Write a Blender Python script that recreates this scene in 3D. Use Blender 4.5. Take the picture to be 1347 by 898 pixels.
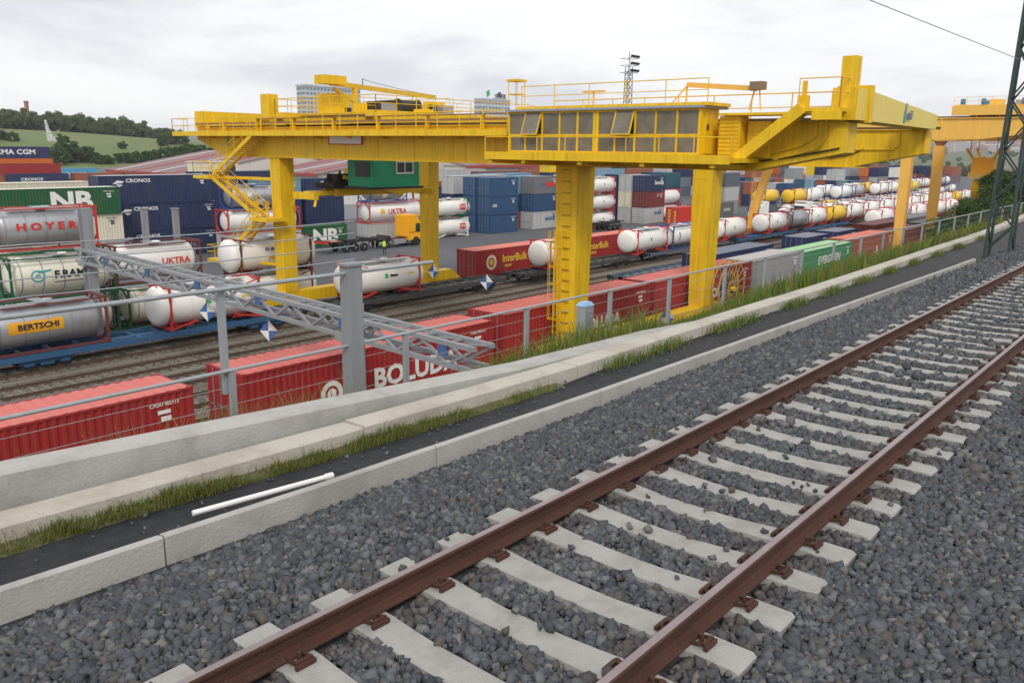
import bpy, math, random
import numpy as np
from mathutils import Vector, Matrix
random.seed(7); RNG = np.random.default_rng(11)
for o in list(bpy.data.objects): bpy.data.objects.remove(o)
sc = bpy.context.scene
COL = sc.collection
R = math.radians

# ------------------------------------------------------------------ camera
# world: x runs along the tracks, y across them away from the train, z up; yard ground z=0
FPX, YAW, PITCH, ROLL, CZ = 1100.0, .703, .227, .012, 11.9
PW, PH = 1347, 898
def cam_axes():
    cy, sy, cp, sp = math.cos(YAW), math.sin(YAW), math.cos(PITCH), math.sin(PITCH)
    F = Vector((cy*cp, sy*cp, -sp)); Rt = Vector((sy, -cy, 0)); U = Rt.cross(F)
    c, s = math.cos(ROLL), math.sin(ROLL)
    return F, c*Rt+s*U, -s*Rt+c*U
CF, CR, CU = cam_axes()
def at_v(x, y, v):
    d = CF*FPX+CR*(x-PW/2)-CU*(y-PH/2); t = v/d.y
    return Vector((d.x*t, v, CZ+d.z*t))
def ux(x, y, v): return at_v(x, y, v).x
cam = bpy.data.cameras.new('camera'); camo = bpy.data.objects.new('camera', cam); COL.objects.link(camo)
cam.sensor_width = 36; cam.lens = FPX/PW*36; cam.clip_end = 9000; cam.clip_start = .05
camo.matrix_world = Matrix(((CR.x, CU.x, -CF.x, 0), (CR.y, CU.y, -CF.y, 0), (CR.z, CU.z, -CF.z, CZ), (0, 0, 0, 1)))
sc.camera = camo

# ------------------------------------------------------------------ sky, sun, exposure
SUN_EL, SUN_AZ = R(42), R(222)     # azimuth of the sun measured from +x towards +y
w = bpy.data.worlds.new('World'); sc.world = w; w.use_nodes = True
nt = w.node_tree; N = nt.nodes; LK = nt.links
bg = N['Background']; bg.inputs['Strength'].default_value = .1
sky = N.new('ShaderNodeTexSky'); sky.sky_type = 'NISHITA'; sky.sun_disc = False
sky.sun_elevation = SUN_EL; sky.sun_rotation = R(90)-SUN_AZ; sky.dust_density = 3
tc = N.new('ShaderNodeTexCoord')
mp = N.new('ShaderNodeMapping'); mp.inputs['Scale'].default_value = (1.6, 1.6, 6.5); mp.inputs['Location'].default_value = (.35, .9, 1.2)
LK.new(tc.outputs['Generated'], mp.inputs['Vector'])
n1 = N.new('ShaderNodeTexNoise'); n1.inputs['Scale'].default_value = 1.5; n1.inputs['Detail'].default_value = 8; n1.inputs['Roughness'].default_value = .55; n1.inputs['Distortion'].default_value = .35
LK.new(mp.outputs[0], n1.inputs['Vector'])
cr = N.new('ShaderNodeValToRGB'); cr.color_ramp.elements[0].position = .34; cr.color_ramp.elements[1].position = .60
cr.color_ramp.elements[0].color = (.70, .715, .765, 1); cr.color_ramp.elements[1].color = (1.0, .995, .985, 1)
e_ = cr.color_ramp.elements.new(.46); e_.color = (.90, .905, .92, 1)
LK.new(n1.outputs['Fac'], cr.inputs['Fac'])
vm = N.new('ShaderNodeVectorMath'); vm.operation = 'SCALE'; vm.inputs['Scale'].default_value = 10.0
LK.new(cr.outputs['Color'], vm.inputs[0])
mx = N.new('ShaderNodeMix'); mx.data_type = 'RGBA'; mx.inputs['Factor'].default_value = .93
LK.new(sky.outputs[0], mx.inputs['A']); LK.new(vm.outputs[0], mx.inputs['B']); LK.new(mx.outputs['Result'], bg.inputs['Color'])
sl = bpy.data.lights.new('sun', 'SUN'); sl.energy = 1.5; sl.angle = R(14); sl.color = (1, .95, .88)
so = bpy.data.objects.new('sun', sl); COL.objects.link(so)
sd = Vector((math.cos(SUN_AZ)*math.cos(SUN_EL), math.sin(SUN_AZ)*math.cos(SUN_EL), math.sin(SUN_EL)))
so.rotation_euler = sd.to_track_quat('Z', 'Y').to_euler()
sc.view_settings.view_transform = 'Standard'; sc.view_settings.look = 'None'; sc.view_settings.gamma = 1
sc.view_settings.exposure = 0.2
sc.view_settings.use_curve_mapping = False

# ------------------------------------------------------------------ helpers
_U = ['', 'first', 'second', 'third', 'fourth', 'fifth', 'sixth', 'seventh', 'eighth', 'ninth', 'tenth', 'eleventh', 'twelfth', 'thirteenth', 'fourteenth', 'fifteenth', 'sixteenth', 'seventeenth', 'eighteenth', 'nineteenth']
def ordn(n):
    if n < 20: return _U[n]
    t = {2: 'twent', 3: 'thirt', 4: 'fort', 5: 'fift', 6: 'sixt', 7: 'sevent'}[n//10]
    return t+'ieth' if n % 10 == 0 else t+'y-'+_U[n % 10]
class MB:
    def __init__(s): s.v = []; s.f = []
    def add(s, vs, fs):
        b = len(s.v); s.v += [tuple(p) for p in vs]; s.f += [tuple(i+b for i in f) for f in fs]; return s
    def box(s, x0, y0, z0, x1, y1, z1):
        return s.add([(x0,y0,z0),(x1,y0,z0),(x1,y1,z0),(x0,y1,z0),(x0,y0,z1),(x1,y0,z1),(x1,y1,z1),(x0,y1,z1)],
                     [(0,3,2,1),(4,5,6,7),(0,1,5,4),(1,2,6,5),(2,3,7,6),(3,0,4,7)])
    def hexa(s, p): return s.add(p, [(0,3,2,1),(4,5,6,7),(0,1,5,4),(1,2,6,5),(2,3,7,6),(3,0,4,7)])
    def beam(s, p, q, w, h=None):
        h = h or w; p = Vector(p); q = Vector(q); d = (q-p).normalized()
        up = Vector((0,0,1)) if abs(d.z) < .95 else Vector((1,0,0))
        a = d.cross(up).normalized()*(w/2); b = a.cross(d).normalized()*(h/2)
        return s.hexa([p-a-b, p+a-b, p+a+b, p-a+b, q-a-b, q+a-b, q+a+b, q-a+b])
    def tube(s, p, q, r, n=6, r2=None):
        r2 = r if r2 is None else r2; p = Vector(p); q = Vector(q); d = (q-p).normalized()
        up = Vector((0,0,1)) if abs(d.z) < .95 else Vector((1,0,0))
        a = d.cross(up).normalized(); b = a.cross(d)
        vs = []
        for c, rr in ((p, r), (q, r2)):
            for k in range(n):
                t = 2*math.pi*k/n; vs.append(c+a*math.cos(t)*rr+b*math.sin(t)*rr)
        fs = [(k, (k+1) % n, n+(k+1) % n, n+k) for k in range(n)]+[tuple(range(n-1, -1, -1)), tuple(range(n, 2*n))]
        return s.add(vs, fs)
    def path(s, pts, r, n=6):
        for a, b in zip(pts[:-1], pts[1:]): s.tube(a, b, r, n)
        return s
    def lathe(s, prof, c=(0,0,0), axis='x', n=24):
        vs = []; fs = []
        for (a, r) in prof:
            for k in range(n):
                t = 2*math.pi*k/n; p = (a, r*math.cos(t), r*math.sin(t))
                if axis == 'y': p = (p[1], p[0], p[2])
                if axis == 'z': p = (p[1], p[2], p[0])
                vs.append((p[0]+c[0], p[1]+c[1], p[2]+c[2]))
        for i in range(len(prof)-1):
            for k in range(n): fs.append((i*n+k, i*n+(k+1) % n, (i+1)*n+(k+1) % n, (i+1)*n+k))
        fs += [tuple(range(n)), tuple(range((len(prof)-1)*n, len(prof)*n))]
        return s.add(vs, fs)
    def prism(s, poly, t0, t1, axis='x'):
        n = len(poly)
        f = {'x': lambda a, b, t: (t, a, b), 'y': lambda a, b, t: (a, t, b), 'z': lambda a, b, t: (a, b, t)}[axis]
        vs = [f(a, b, t0) for a, b in poly]+[f(a, b, t1) for a, b in poly]
        return s.add(vs, [tuple(range(n)), tuple(range(2*n-1, n-1, -1))]+[(k, n+k, n+(k+1) % n, (k+1) % n) for k in range(n)])
    def mesh(s, name='mesh', smooth=False):
        m = bpy.data.meshes.new(name); m.from_pydata(s.v, [], s.f); m.materials.append(None)
        import bmesh
        b = bmesh.new(); b.from_mesh(m); bmesh.ops.recalc_face_normals(b, faces=b.faces); b.to_mesh(m); b.free()
        if smooth:
            m.polygons.foreach_set('use_smooth', [True]*len(m.polygons))
            try: m.set_sharp_from_angle(angle=R(40))
            except Exception: pass
        m.update(); return m

def inst(name, mesh, mat, parent=None, loc=(0,0,0), rot=(0,0,0), scale=None, label=None, cat=None, group=None, kind=None):
    o = bpy.data.objects.new(name, mesh); COL.objects.link(o)
    o.location = loc; o.rotation_euler = rot
    if scale: o.scale = scale
    if parent: o.parent = parent
    if mat and len(o.material_slots):
        o.material_slots[0].link = 'OBJECT'; o.material_slots[0].material = mat
    tag(o, label, cat, group, kind); return o
def tag(o, label=None, cat=None, group=None, kind=None):
    for k, v in (('label', label), ('category', cat), ('group', group), ('kind', kind)):
        if v: o[k] = v
    return o
def put(mb, name, mat, parent=None, smooth=False, **k): return inst(name, mb.mesh(name, smooth), mat, parent, **k)
def thing(name, loc, label, cat, group=None, rz=0, kind=None):
    o = bpy.data.objects.new(name, None); COL.objects.link(o); o.location = loc; o.rotation_euler = (0,0,rz); o.empty_display_size = .3
    return tag(o, label, cat, group, kind)
def np_mesh(name, verts, faces_flat, nper, mat, parent=None, smooth=False, **k):
    m = bpy.data.meshes.new(name); nf = len(faces_flat)//nper
    m.vertices.add(len(verts)); m.vertices.foreach_set('co', np.asarray(verts, np.float32).ravel())
    m.loops.add(len(faces_flat)); m.loops.foreach_set('vertex_index', np.asarray(faces_flat, np.int32))
    m.polygons.add(nf); m.polygons.foreach_set('loop_start', np.arange(0, nf*nper, nper, dtype=np.int32))
    m.update(calc_edges=True)
    if smooth: m.polygons.foreach_set('use_smooth', np.ones(nf, bool))
    m.materials.append(None); return inst(name, m, mat, parent, **k)
TXT = {}
def text_mesh(s, size, bold=0, ex=.004, bend=None, shear=0):
    key = (s, size, bold, bend, shear)
    if key in TXT: return TXT[key]
    c = bpy.data.curves.new('lettering', 'FONT'); c.body = s; c.size = size; c.extrude = ex; c.offset = bold; c.align_x = 'CENTER'; c.align_y = 'CENTER'; c.resolution_u = 2; c.shear = shear
    o = bpy.data.objects.new('lettering', c); COL.objects.link(o)
    dg = bpy.context.evaluated_depsgraph_get(); m = bpy.data.meshes.new_from_object(o.evaluated_get(dg))
    bpy.data.objects.remove(o); bpy.data.curves.remove(c)
    m.materials.clear(); m.materials.append(None); TXT[key] = m; return m
def lettering(s, size, mat, parent, loc, bold=0, face='-y', sx=1, name='lettering', r=None, shear=0):
    m = text_mesh(s, size, bold, shear=shear)
    if r:    # wrapped round a tank of radius r
        m = m.copy()
        for v in m.vertices:
            a = v.co.y/r; rr = r+v.co.z+.006
            v.co = (v.co.x*sx, rr*math.sin(a), rr*math.cos(a)-r)
        return inst(name, m, mat, parent, loc, (R(90), 0, 0))
    rot = {'-y': (R(90), 0, 0), '-x': (R(90), 0, R(-90))}[face]
    return inst(name, m, mat, parent, loc, rot, (sx, 1, 1))

# ------------------------------------------------------------------ materials
MATS = {}
def paint(rgb, rough=.5, dirt=.35, metal=0., scale=1.0, dcol=(.10, .075, .05), streak=True, bump=.0, spec=.4):
    key = (tuple(rgb), rough, dirt, metal, scale, dcol, streak, bump, spec)
    if key in MATS: return MATS[key]
    m = bpy.data.materials.new('paint'); m.use_nodes = True; t = m.node_tree; n = t.nodes; l = t.links
    b = n['Principled BSDF']; b.inputs['Roughness'].default_value = rough; b.inputs['Metallic'].default_value = metal
    b.inputs['Specular IOR Level'].default_value = spec
    tc = n.new('ShaderNodeTexCoord'); oi = n.new('ShaderNodeObjectInfo')
    ad = n.new('ShaderNodeVectorMath'); ad.operation = 'ADD'
    cb = n.new('ShaderNodeVectorMath'); cb.operation = 'SCALE'; cb.inputs['Scale'].default_value = 31.
    cx = n.new('ShaderNodeCombineXYZ'); l.new(oi.outputs['Random'], cx.inputs[0]); l.new(oi.outputs['Random'], cx.inputs[1]); l.new(cx.outputs[0], cb.inputs[0])
    l.new(tc.outputs['Object'], ad.inputs[0]); l.new(cb.outputs[0], ad.inputs[1])
    a = n.new('ShaderNodeTexNoise'); a.inputs['Scale'].default_value = .9*scale; a.inputs['Detail'].default_value = 9; a.inputs['Roughness'].default_value = .68
    l.new(ad.outputs[0], a.inputs['Vector'])
    mp = n.new('ShaderNodeMapping'); mp.inputs['Scale'].default_value = (5*scale, 5*scale, .35*scale); l.new(ad.outputs[0], mp.inputs[0])
    s = n.new('ShaderNodeTexNoise'); s.inputs['Scale'].default_value = 1.; s.inputs['Detail'].default_value = 5; l.new(mp.outputs[0], s.inputs['Vector'])
    mul = n.new('ShaderNodeMath'); mul.operation = 'MULTIPLY'; l.new(a.outputs['Fac'], mul.inputs[0]); l.new((s if streak else a).outputs['Fac'], mul.inputs[1])
    rp = n.new('ShaderNodeMapRange'); rp.inputs['From Min'].default_value = .17; rp.inputs['From Max'].default_value = .37; rp.inputs['To Max'].default_value = dirt; l.new(mul.outputs[0], rp.inputs['Value'])
    mix = n.new('ShaderNodeMix'); mix.data_type = 'RGBA'; l.new(rp.outputs[0], mix.inputs['Factor'])
    hs = n.new('ShaderNodeHueSaturation'); hs.inputs['Color'].default_value = (*rgb, 1)
    mr = n.new('ShaderNodeMapRange'); mr.inputs['To Min'].default_value = .88; mr.inputs['To Max'].default_value = 1.1; l.new(a.outputs['Fac'], mr.inputs['Value']); l.new(mr.outputs[0], hs.inputs['Value'])
    l.new(hs.outputs[0], mix.inputs['A']); mix.inputs['B'].default_value = (*[c*.55+d*.45 for c, d in zip(rgb, dcol)], 1)
    outc = mix.outputs['Result']
    if streak and dirt >= .3:
        mp2 = n.new('ShaderNodeMapping'); mp2.inputs['Scale'].default_value = (3.1*scale, 3.1*scale, .16*scale); l.new(ad.outputs[0], mp2.inputs[0])
        s2 = n.new('ShaderNodeTexNoise'); s2.inputs['Scale'].default_value = 1.; s2.inputs['Detail'].default_value = 8; s2.inputs['Roughness'].default_value = .7; l.new(mp2.outputs[0], s2.inputs['Vector'])
        r2 = n.new('ShaderNodeMapRange'); r2.inputs['From Min'].default_value = .58; r2.inputs['From Max'].default_value = .74; r2.inputs['To Max'].default_value = .75; l.new(s2.outputs['Fac'], r2.inputs['Value'])
        x2 = n.new('ShaderNodeMix'); x2.data_type = 'RGBA'; x2.inputs['B'].default_value = (*[c*.35+d*.65 for c, d in zip(rgb, (.11, .05, .025))], 1)
        l.new(r2.outputs[0], x2.inputs['Factor']); l.new(outc, x2.inputs['A']); outc = x2.outputs['Result']
    l.new(outc, b.inputs['Base Color'])
    rr = n.new('ShaderNodeMapRange'); rr.inputs['To Min'].default_value = rough-.08; rr.inputs['To Max'].default_value = min(1, rough+.15); l.new(a.outputs['Fac'], rr.inputs['Value']); l.new(rr.outputs[0], b.inputs['Roughness'])
    if bump:
        bp = n.new('ShaderNodeBump'); bp.inputs['Strength'].default_value = bump; bp.inputs['Distance'].default_value = .02
        f = n.new('ShaderNodeTexNoise'); f.inputs['Scale'].default_value = 22*scale; f.inputs['Detail'].default_value = 6; l.new(ad.outputs[0], f.inputs['Vector'])
        l.new(f.outputs['Fac'], bp.inputs['Height']); l.new(bp.outputs[0], b.inputs['Normal'])
    MATS[key] = m; return m
def ground_mat(name, c1, c2, c3, s1, s2, rough=.9, bump=.4, bdist=.03):
    m = bpy.data.materials.new(name); m.use_nodes = True; t = m.node_tree; n = t.nodes; l = t.links
    b = n['Principled BSDF']; b.inputs['Roughness'].default_value = rough; b.inputs['Specular IOR Level'].default_value = .25
    tc = n.new('ShaderNodeTexCoord')
    a = n.new('ShaderNodeTexNoise'); a.inputs['Scale'].default_value = s1; a.inputs['Detail'].default_value = 10; a.inputs['Roughness'].default_value = .65; l.new(tc.outputs['Object'], a.inputs['Vector'])
    c = n.new('ShaderNodeTexNoise'); c.inputs['Scale'].default_value = s2; c.inputs['Detail'].default_value = 6; c.inputs['Roughness'].default_value = .7; l.new(tc.outputs['Object'], c.inputs['Vector'])
    r = n.new('ShaderNodeValToRGB'); r.color_ramp.elements[0].position = .32; r.color_ramp.elements[1].position = .68
    r.color_ramp.elements[0].color = (*c1, 1); r.color_ramp.elements[1].color = (*c2, 1); l.new(a.outputs['Fac'], r.inputs['Fac'])
    x = n.new('ShaderNodeMix'); x.data_type = 'RGBA'; x.inputs['B'].default_value = (*c3, 1)
    g = n.new('ShaderNodeMapRange'); g.inputs['From Min'].default_value = .45; g.inputs['From Max'].default_value = .7; g.inputs['To Max'].default_value = .8; l.new(c.outputs['Fac'], g.inputs['Value'])
    l.new(g.outputs[0], x.inputs['Factor']); l.new(r.outputs[0], x.inputs['A']); l.new(x.outputs['Result'], b.inputs['Base Color'])
    bp = n.new('ShaderNodeBump'); bp.inputs['Strength'].default_value = bump; bp.inputs['Distance'].default_value = bdist; l.new(c.outputs['Fac'], bp.inputs['Height']); l.new(bp.outputs[0], b.inputs['Normal'])
    return m
def island_mat(name, cols, rough=.8, spec=.2, trans=0.):
    m = bpy.data.materials.new(name); m.use_nodes = True; t = m.node_tree; n = t.nodes; l = t.links
    b = n['Principled BSDF']; b.inputs['Roughness'].default_value = rough; b.inputs['Specular IOR Level'].default_value = spec
    g = n.new('ShaderNodeNewGeometry'); r = n.new('ShaderNodeValToRGB')
    while len(r.color_ramp.elements) < len(cols): r.color_ramp.elements.new(.5)
    for i, c in enumerate(cols):
        r.color_ramp.elements[i].position = i/(len(cols)-1); r.color_ramp.elements[i].color = (*c, 1)
    l.new(g.outputs['Random Per Island'], r.inputs['Fac']); l.new(r.outputs[0], b.inputs['Base Color'])
    if trans:
        tb = n.new('ShaderNodeBsdfTranslucent'); ms = n.new('ShaderNodeMixShader'); ms.inputs[0].default_value = trans
        l.new(r.outputs[0], tb.inputs['Color']); l.new(b.outputs[0], ms.inputs[1]); l.new(tb.outputs[0], ms.inputs[2]); l.new(ms.outputs[0], n['Material Output'].inputs['Surface'])
    return m
def glass_mat(rgb, rough=.12):
    return paint(rgb, rough, .25, 0, 1, (.12, .11, .09), True, 0, .6)
YEL = (.83, .535, .008)
M_yel = paint(YEL, .5, .75, dcol=(.30, .14, .008))
M_yel_pale = paint((.78, .62, .14), .5, .25, dcol=(.3, .2, .05))
M_ora = paint((.88, .51, .10), .5, .35, dcol=(.32, .16, .05))
M_dark = paint((.025, .027, .03), .6, .3, dcol=(.10, .07, .05))
M_black = paint((.018, .018, .02), .55, .3)
M_steel = paint((.33, .35, .38), .45, .35, .35)
M_galv = paint((.36, .385, .41), .5, .3, .25)
M_white = paint((.80, .80, .78), .4, .22, dcol=(.25, .2, .14))
M_cream = paint((.72, .68, .54), .5, .3, dcol=(.25, .2, .14))
M_tankwhite = paint((.82, .815, .79), .34, .2, dcol=(.36, .33, .28))
M_silver = paint((.50, .52, .55), .33, .3, .6)
M_redframe = paint((.50, .04, .035), .5, .3)
M_rail_side = paint((.075, .031, .021), .8, .9, 0, 3., (.035, .014, .009), False, .6)
M_rail_top = paint((.36, .29, .29), .3, .6, .8, 2., (.12, .06, .05), False)
M_yardrail = paint((.10, .065, .045), .7, .5)
M_conc = paint((.42, .405, .385), .85, .75, 0, 1.7, (.13, .12, .10), False, .35)
M_conc2 = paint((.47, .44, .385), .88, .8, 0, 1.3, (.17, .14, .09), False, .4)
M_sleeper = paint((.36, .352, .335), .85, .75, 0, 3., (.13, .11, .09), False, .5)
M_ysleeper = paint((.20, .18, .15), .9, .5, 0, 2., (.08, .06, .04), False, .3)
M_asph = ground_mat('asphalt', (.085, .09, .10), (.125, .13, .14), (.10, .10, .11), .08, 14, .88, .25, .01)
M_yard = ground_mat('yard_dirt', (.15, .125, .10), (.235, .205, .17), (.12, .105, .09), .22, 6, .95, .6, .05)
M_strip = ground_mat('black_membrane', (.011, .012, .015), (.022, .023, .027), (.036, .036, .038), 1.6, 7, .6, .9, .03)
M_bed = ground_mat('ballast_bed', (.04, .043, .048), (.075, .08, .088), (.10, .105, .11), 6, 26, .9, .8, .05)
M_soil = ground_mat('soil', (.09, .085, .05), (.13, .12, .06), (.07, .09, .03), .6, 5, .95, .5, .05)
M_land = ground_mat('land', (.10, .12, .06), (.16, .16, .10), (.10, .13, .06), .01, .15, .95, .2, .1)
M_lawn = ground_mat('lawn', (.10, .15, .05), (.15, .19, .075), (.17, .17, .08), .03, .6, .95, .3, .1)
M_stone = island_mat('stone', [(.046, .052, .062), (.088, .097, .112), (.066, .073, .086), (.135, .144, .158), (.055, .060, .070), (.17, .168, .165), (.079, .087, .101), (.10, .090, .08), (.072, .080, .094)], .85)
# rusty dust on the stones close to the rails
_t = M_stone.node_tree; _n = _t.nodes; _l = _t.links
_g = _n.new('ShaderNodeNewGeometry'); _x = _n.new('ShaderNodeSeparateXYZ'); _l.new(_g.outputs['Position'], _x.inputs[0])
_fac = None
for _v in (3.985, 2.247):
    _a = _n.new('ShaderNodeMath'); _a.operation = 'SUBTRACT'; _a.inputs[1].default_value = _v; _l.new(_x.outputs['Y'], _a.inputs[0])
    _b = _n.new('ShaderNodeMath'); _b.operation = 'ABSOLUTE'; _l.new(_a.outputs[0], _b.inputs[0])
    _c = _n.new('ShaderNodeMapRange'); _c.inputs['From Min'].default_value = .42; _c.inputs['From Max'].default_value = .05; _c.inputs['To Max'].default_value = .55; _l.new(_b.outputs[0], _c.inputs['Value'])
    if _fac is None: _fac = _c.outputs[0]
    else:
        _d = _n.new('ShaderNodeMath'); _d.operation = 'MAXIMUM'; _l.new(_fac, _d.inputs[0]); _l.new(_c.outputs[0], _d.inputs[1]); _fac = _d.outputs[0]
_m = _n.new('ShaderNodeMix'); _m.data_type = 'RGBA'; _m.inputs['B'].default_value = (.085, .055, .042, 1)
_bs = _n['Principled BSDF']; _src = _bs.inputs['Base Color'].links[0].from_socket
_l.new(_fac, _m.inputs['Factor']); _l.new(_src, _m.inputs['A']); _l.new(_m.outputs['Result'], _bs.inputs['Base Color'])
M_grass = island_mat('grass', [(.09, .15, .02), (.14, .20, .035), (.21, .22, .07), (.10, .17, .03), (.26, .23, .10)], .8, .15, .3)
M_weed = island_mat('weed', [(.30, .22, .09), (.20, .20, .06), (.12, .17, .04), (.36, .26, .13), (.15, .16, .05)], .85, .15, .3)
M_moss = island_mat('moss', [(.085, .115, .02), (.13, .155, .035), (.16, .165, .05), (.10, .13, .025)], .85, .15, .2)
M_leaf = island_mat('leaf', [(.035, .075, .018), (.06, .12, .028), (.045, .09, .02), (.085, .15, .04)], .65, .3, .25)
M_leaf_hazed = island_mat('leaf_hazed', [(.11, .15, .065), (.14, .19, .08), (.12, .165, .07), (.17, .215, .10)], .7, .25, .35)  # far foliage: paleness of distance haze is put into the leaf colours
M_bark = paint((.10, .08, .06), .9, .4)
M_glassdk = glass_mat((.03, .04, .05))

# ================================================================== TERRAIN AND MAIN LINE
def strip_mesh(us, prof):
    # prof: list of (v,z) or function of u
    vs = []; fs = []; n = None
    for u in us:
        p = prof(u); n = len(p); vs += [(u, a, b) for a, b in p]
    for i in range(len(us)-1):
        for k in range(n-1): fs += [i*n+k, (i+1)*n+k, (i+1)*n+k+1, i*n+k+1]
    return np.array(vs), fs
# one sheet of land to the horizon, embankment of the main line included
us = [-300, -60, -20, -5, 0, 5, 10, 15, 20, 30, 45, 60, 90, 130, 200, 300, 420]
def land_prof(u):
    k = min(1, max(0, (420-u)/120.))
    q = lambda z: z*k
    return [(-3500, q(8.3)), (-40, q(8.3)), (-2, q(8.36)), (5.5, q(8.40)), (7.2, q(8.42)), (8.6, q(8.28)), (11, q(6.95)), (14, q(5.2)), (22.2, -.02), (24, -.03), (57, -.03), (300, -.04), (3800, -.05)]
us2 = [-3500]+us+[600, 4200]
v_, f_ = strip_mesh(us2, land_prof)
np_mesh('ground', v_, f_, 4, M_soil, kind='structure')
# yard surfaces, sheets over the land
def sheet(name, x0, y0, x1, y1, z, mat, n=(2, 2)):
    m = MB().add([(x0, y0, z), (x1, y0, z), (x1, y1, z), (x0, y1, z)], [(0, 1, 2, 3)])
    return put(m, name, mat, kind='structure')
sheet('railway_yard_ground', -40, 22.2, 700, 57, .0, M_yard)
sheet('container_yard_pavement', -40, 57, 700, 240, .006, M_asph)
m = MB().add([(-3400, 240, .0), (4000, 240, .0), (4000, 3600, .0), (-3400, 3600, .0)], [(0, 1, 2, 3)])
put(m, 'distant_land', M_land, kind='structure')

# ballast bed of the main line with its shoulder
def bed_prof(u): return [(-2.2, 8.74), (.0, 8.77), (1.2, 8.80), (5.05, 8.80), (6.02, 8.52), (6.40 if u < 12 else 6.02, 8.47 if u < 12 else 8.50), (6.40 if u < 12 else 6.02, 8.37)]
v_, f_ = strip_mesh([-6, 0, 4, 8, 11.9, 12, 20, 40, 80, 160, 300], bed_prof)
bed = np_mesh('ballast_bed', v_, f_, 4, M_bed, kind='structure')
# ballast stones
ICO_V = []; t_ = (1+5**.5)/2
for a, b in ((-1, t_), (1, t_), (-1, -t_), (1, -t_)): ICO_V += [(a, b, 0), (0, a, b), (b, 0, a)]
ICO_V = np.array(ICO_V)/math.sqrt(1+t_*t_)
def hull_faces(P):
    fs = []; n = len(P)
    for i in range(n):
        for j in range(i+1, n):
            for k in range(j+1, n):
                nn = np.cross(P[j]-P[i], P[k]-P[i])
                d = (P-P[i])@nn
                if np.all(d < 1e-6): fs.append((i, j, k))
                elif np.all(d > -1e-6): fs.append((i, k, j))
    return np.array(fs)
ICO_F = hull_faces(ICO_V)
CUB_V = np.array([(a, b, c) for a in (-1, 1) for b in (-1, 1) for c in (-1, 1)], float)*.78; CUB_F = np.array([f for f in hull_faces(CUB_V+np.array([[.03, .01, .02], [-.02, .03, -.01], [.01, -.03, .03], [.02, .02, -.03], [-.03, -.01, .01], [.03, -.02, .02], [-.01, .02, .03], [.02, -.03, -.02]]))])
OCT_V = np.array([(1,0,0),(-1,0,0),(0,1,0),(0,-1,0),(0,0,1),(0,0,-1)], float); OCT_F = hull_faces(OCT_V)
def stones(name, u0, u1, v0, v1, size, spacing, base, faces, mat, zfun, keep=None, parent=None):
    n = int((u1-u0)*(v1-v0)/spacing**2)
    # jittered grid
    nu = int((u1-u0)/spacing); nv = int((v1-v0)/spacing)
    g = np.stack(np.meshgrid(np.arange(nu), np.arange(nv), indexing='ij'), -1).reshape(-1, 2)
    p = np.empty((len(g), 3)); p[:, 0] = u0+(g[:, 0]+RNG.random(len(g))*1.3)*spacing; p[:, 1] = v0+(g[:, 1]+RNG.random(len(g))*1.3)*spacing
    p[:, 2] = zfun(p[:, 0], p[:, 1])
    if keep is not None: p = p[keep(p)]
    n = len(p); k = len(base)
    s = size*(.55+.95*RNG.random((n, 1, 1))**1.5)*(.6+.8*RNG.random((n, 1, 3)))*.5
    V = base[None]*(1+.85*(RNG.random((n, k, 3))-.5)*1.0)*s
    q = RNG.normal(size=(n, 4)); q /= np.linalg.norm(q, axis=1)[:, None]; w_, x, y, z = q.T
    Rm = np.stack([1-2*(y*y+z*z), 2*(x*y-z*w_), 2*(x*z+y*w_), 2*(x*y+z*w_), 1-2*(x*x+z*z), 2*(y*z-x*w_), 2*(x*z-y*w_), 2*(y*z+x*w_), 1-2*(x*x+y*y)], -1).reshape(n, 3, 3)
    V = np.einsum('nij,nkj->nki', Rm, V)+p[:, None, :]
    F = (faces[None]+(np.arange(n)*k)[:, None, None]).reshape(-1)
    return np_mesh(name, V.reshape(-1, 3), F, 3, mat, parent, kind='stuff')
GAU = 1.738; VL = 3.985; VR = VL-GAU; VC = (VL+VR)/2; RT = CZ-2.879
SLP = .6; S0 = 12.21 % .6
def bz(u, v):
    z = np.where(v > 5.05, 8.80-(v-5.05)*.285, 8.80)-np.where(v < 1.2, (1.2-v)*.02, 0)
    return z+(RNG.random(len(v))-.5)*.03
def keep_ballast(p):
    ph = ((p[:, 0]-S0+.3) % SLP)-.3
    on = (np.abs(ph) < .14) & (np.abs(p[:, 1]-VC) < 1.33)
    rail = (np.abs(p[:, 1]-VL) < .10) | (np.abs(p[:, 1]-VR) < .10)
    stray = on & (RNG.random(len(p)) < .014); on &= ~stray; p[stray, 2] = 8.865
    z = p[:, 2]; z[~stray & (np.abs(p[:, 1]-VC) < 1.4)] += .015
    return ~on & ~rail & (p[:, 1] < np.interp(p[:, 0], [-8, 1.8, 2.66, 4.4, 8.6, 15, 29, 60], [6.45, 6.36, 6.30, 6.19, 6.05, 5.96, 5.74, 5.7])-.02)
tag(stones('ballast_near', -.5, 9, -1.6, 6.5, .056, .037, CUB_V, CUB_F, M_stone, bz, keep_ballast), 'grey crushed stone ballast close to the camera', 'ballast')
tag(stones('ballast_middle', 9, 20, -.4, 6.1, .068, .048, CUB_V, CUB_F, M_stone, bz, keep_ballast), 'grey crushed stone ballast further along the line', 'ballast')
tag(stones('ballast_far', 20, 52, 0, 6.1, .11, .085, OCT_V, OCT_F, M_stone, bz, keep_ballast), 'grey crushed stone ballast towards the lattice mast', 'ballast')

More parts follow.
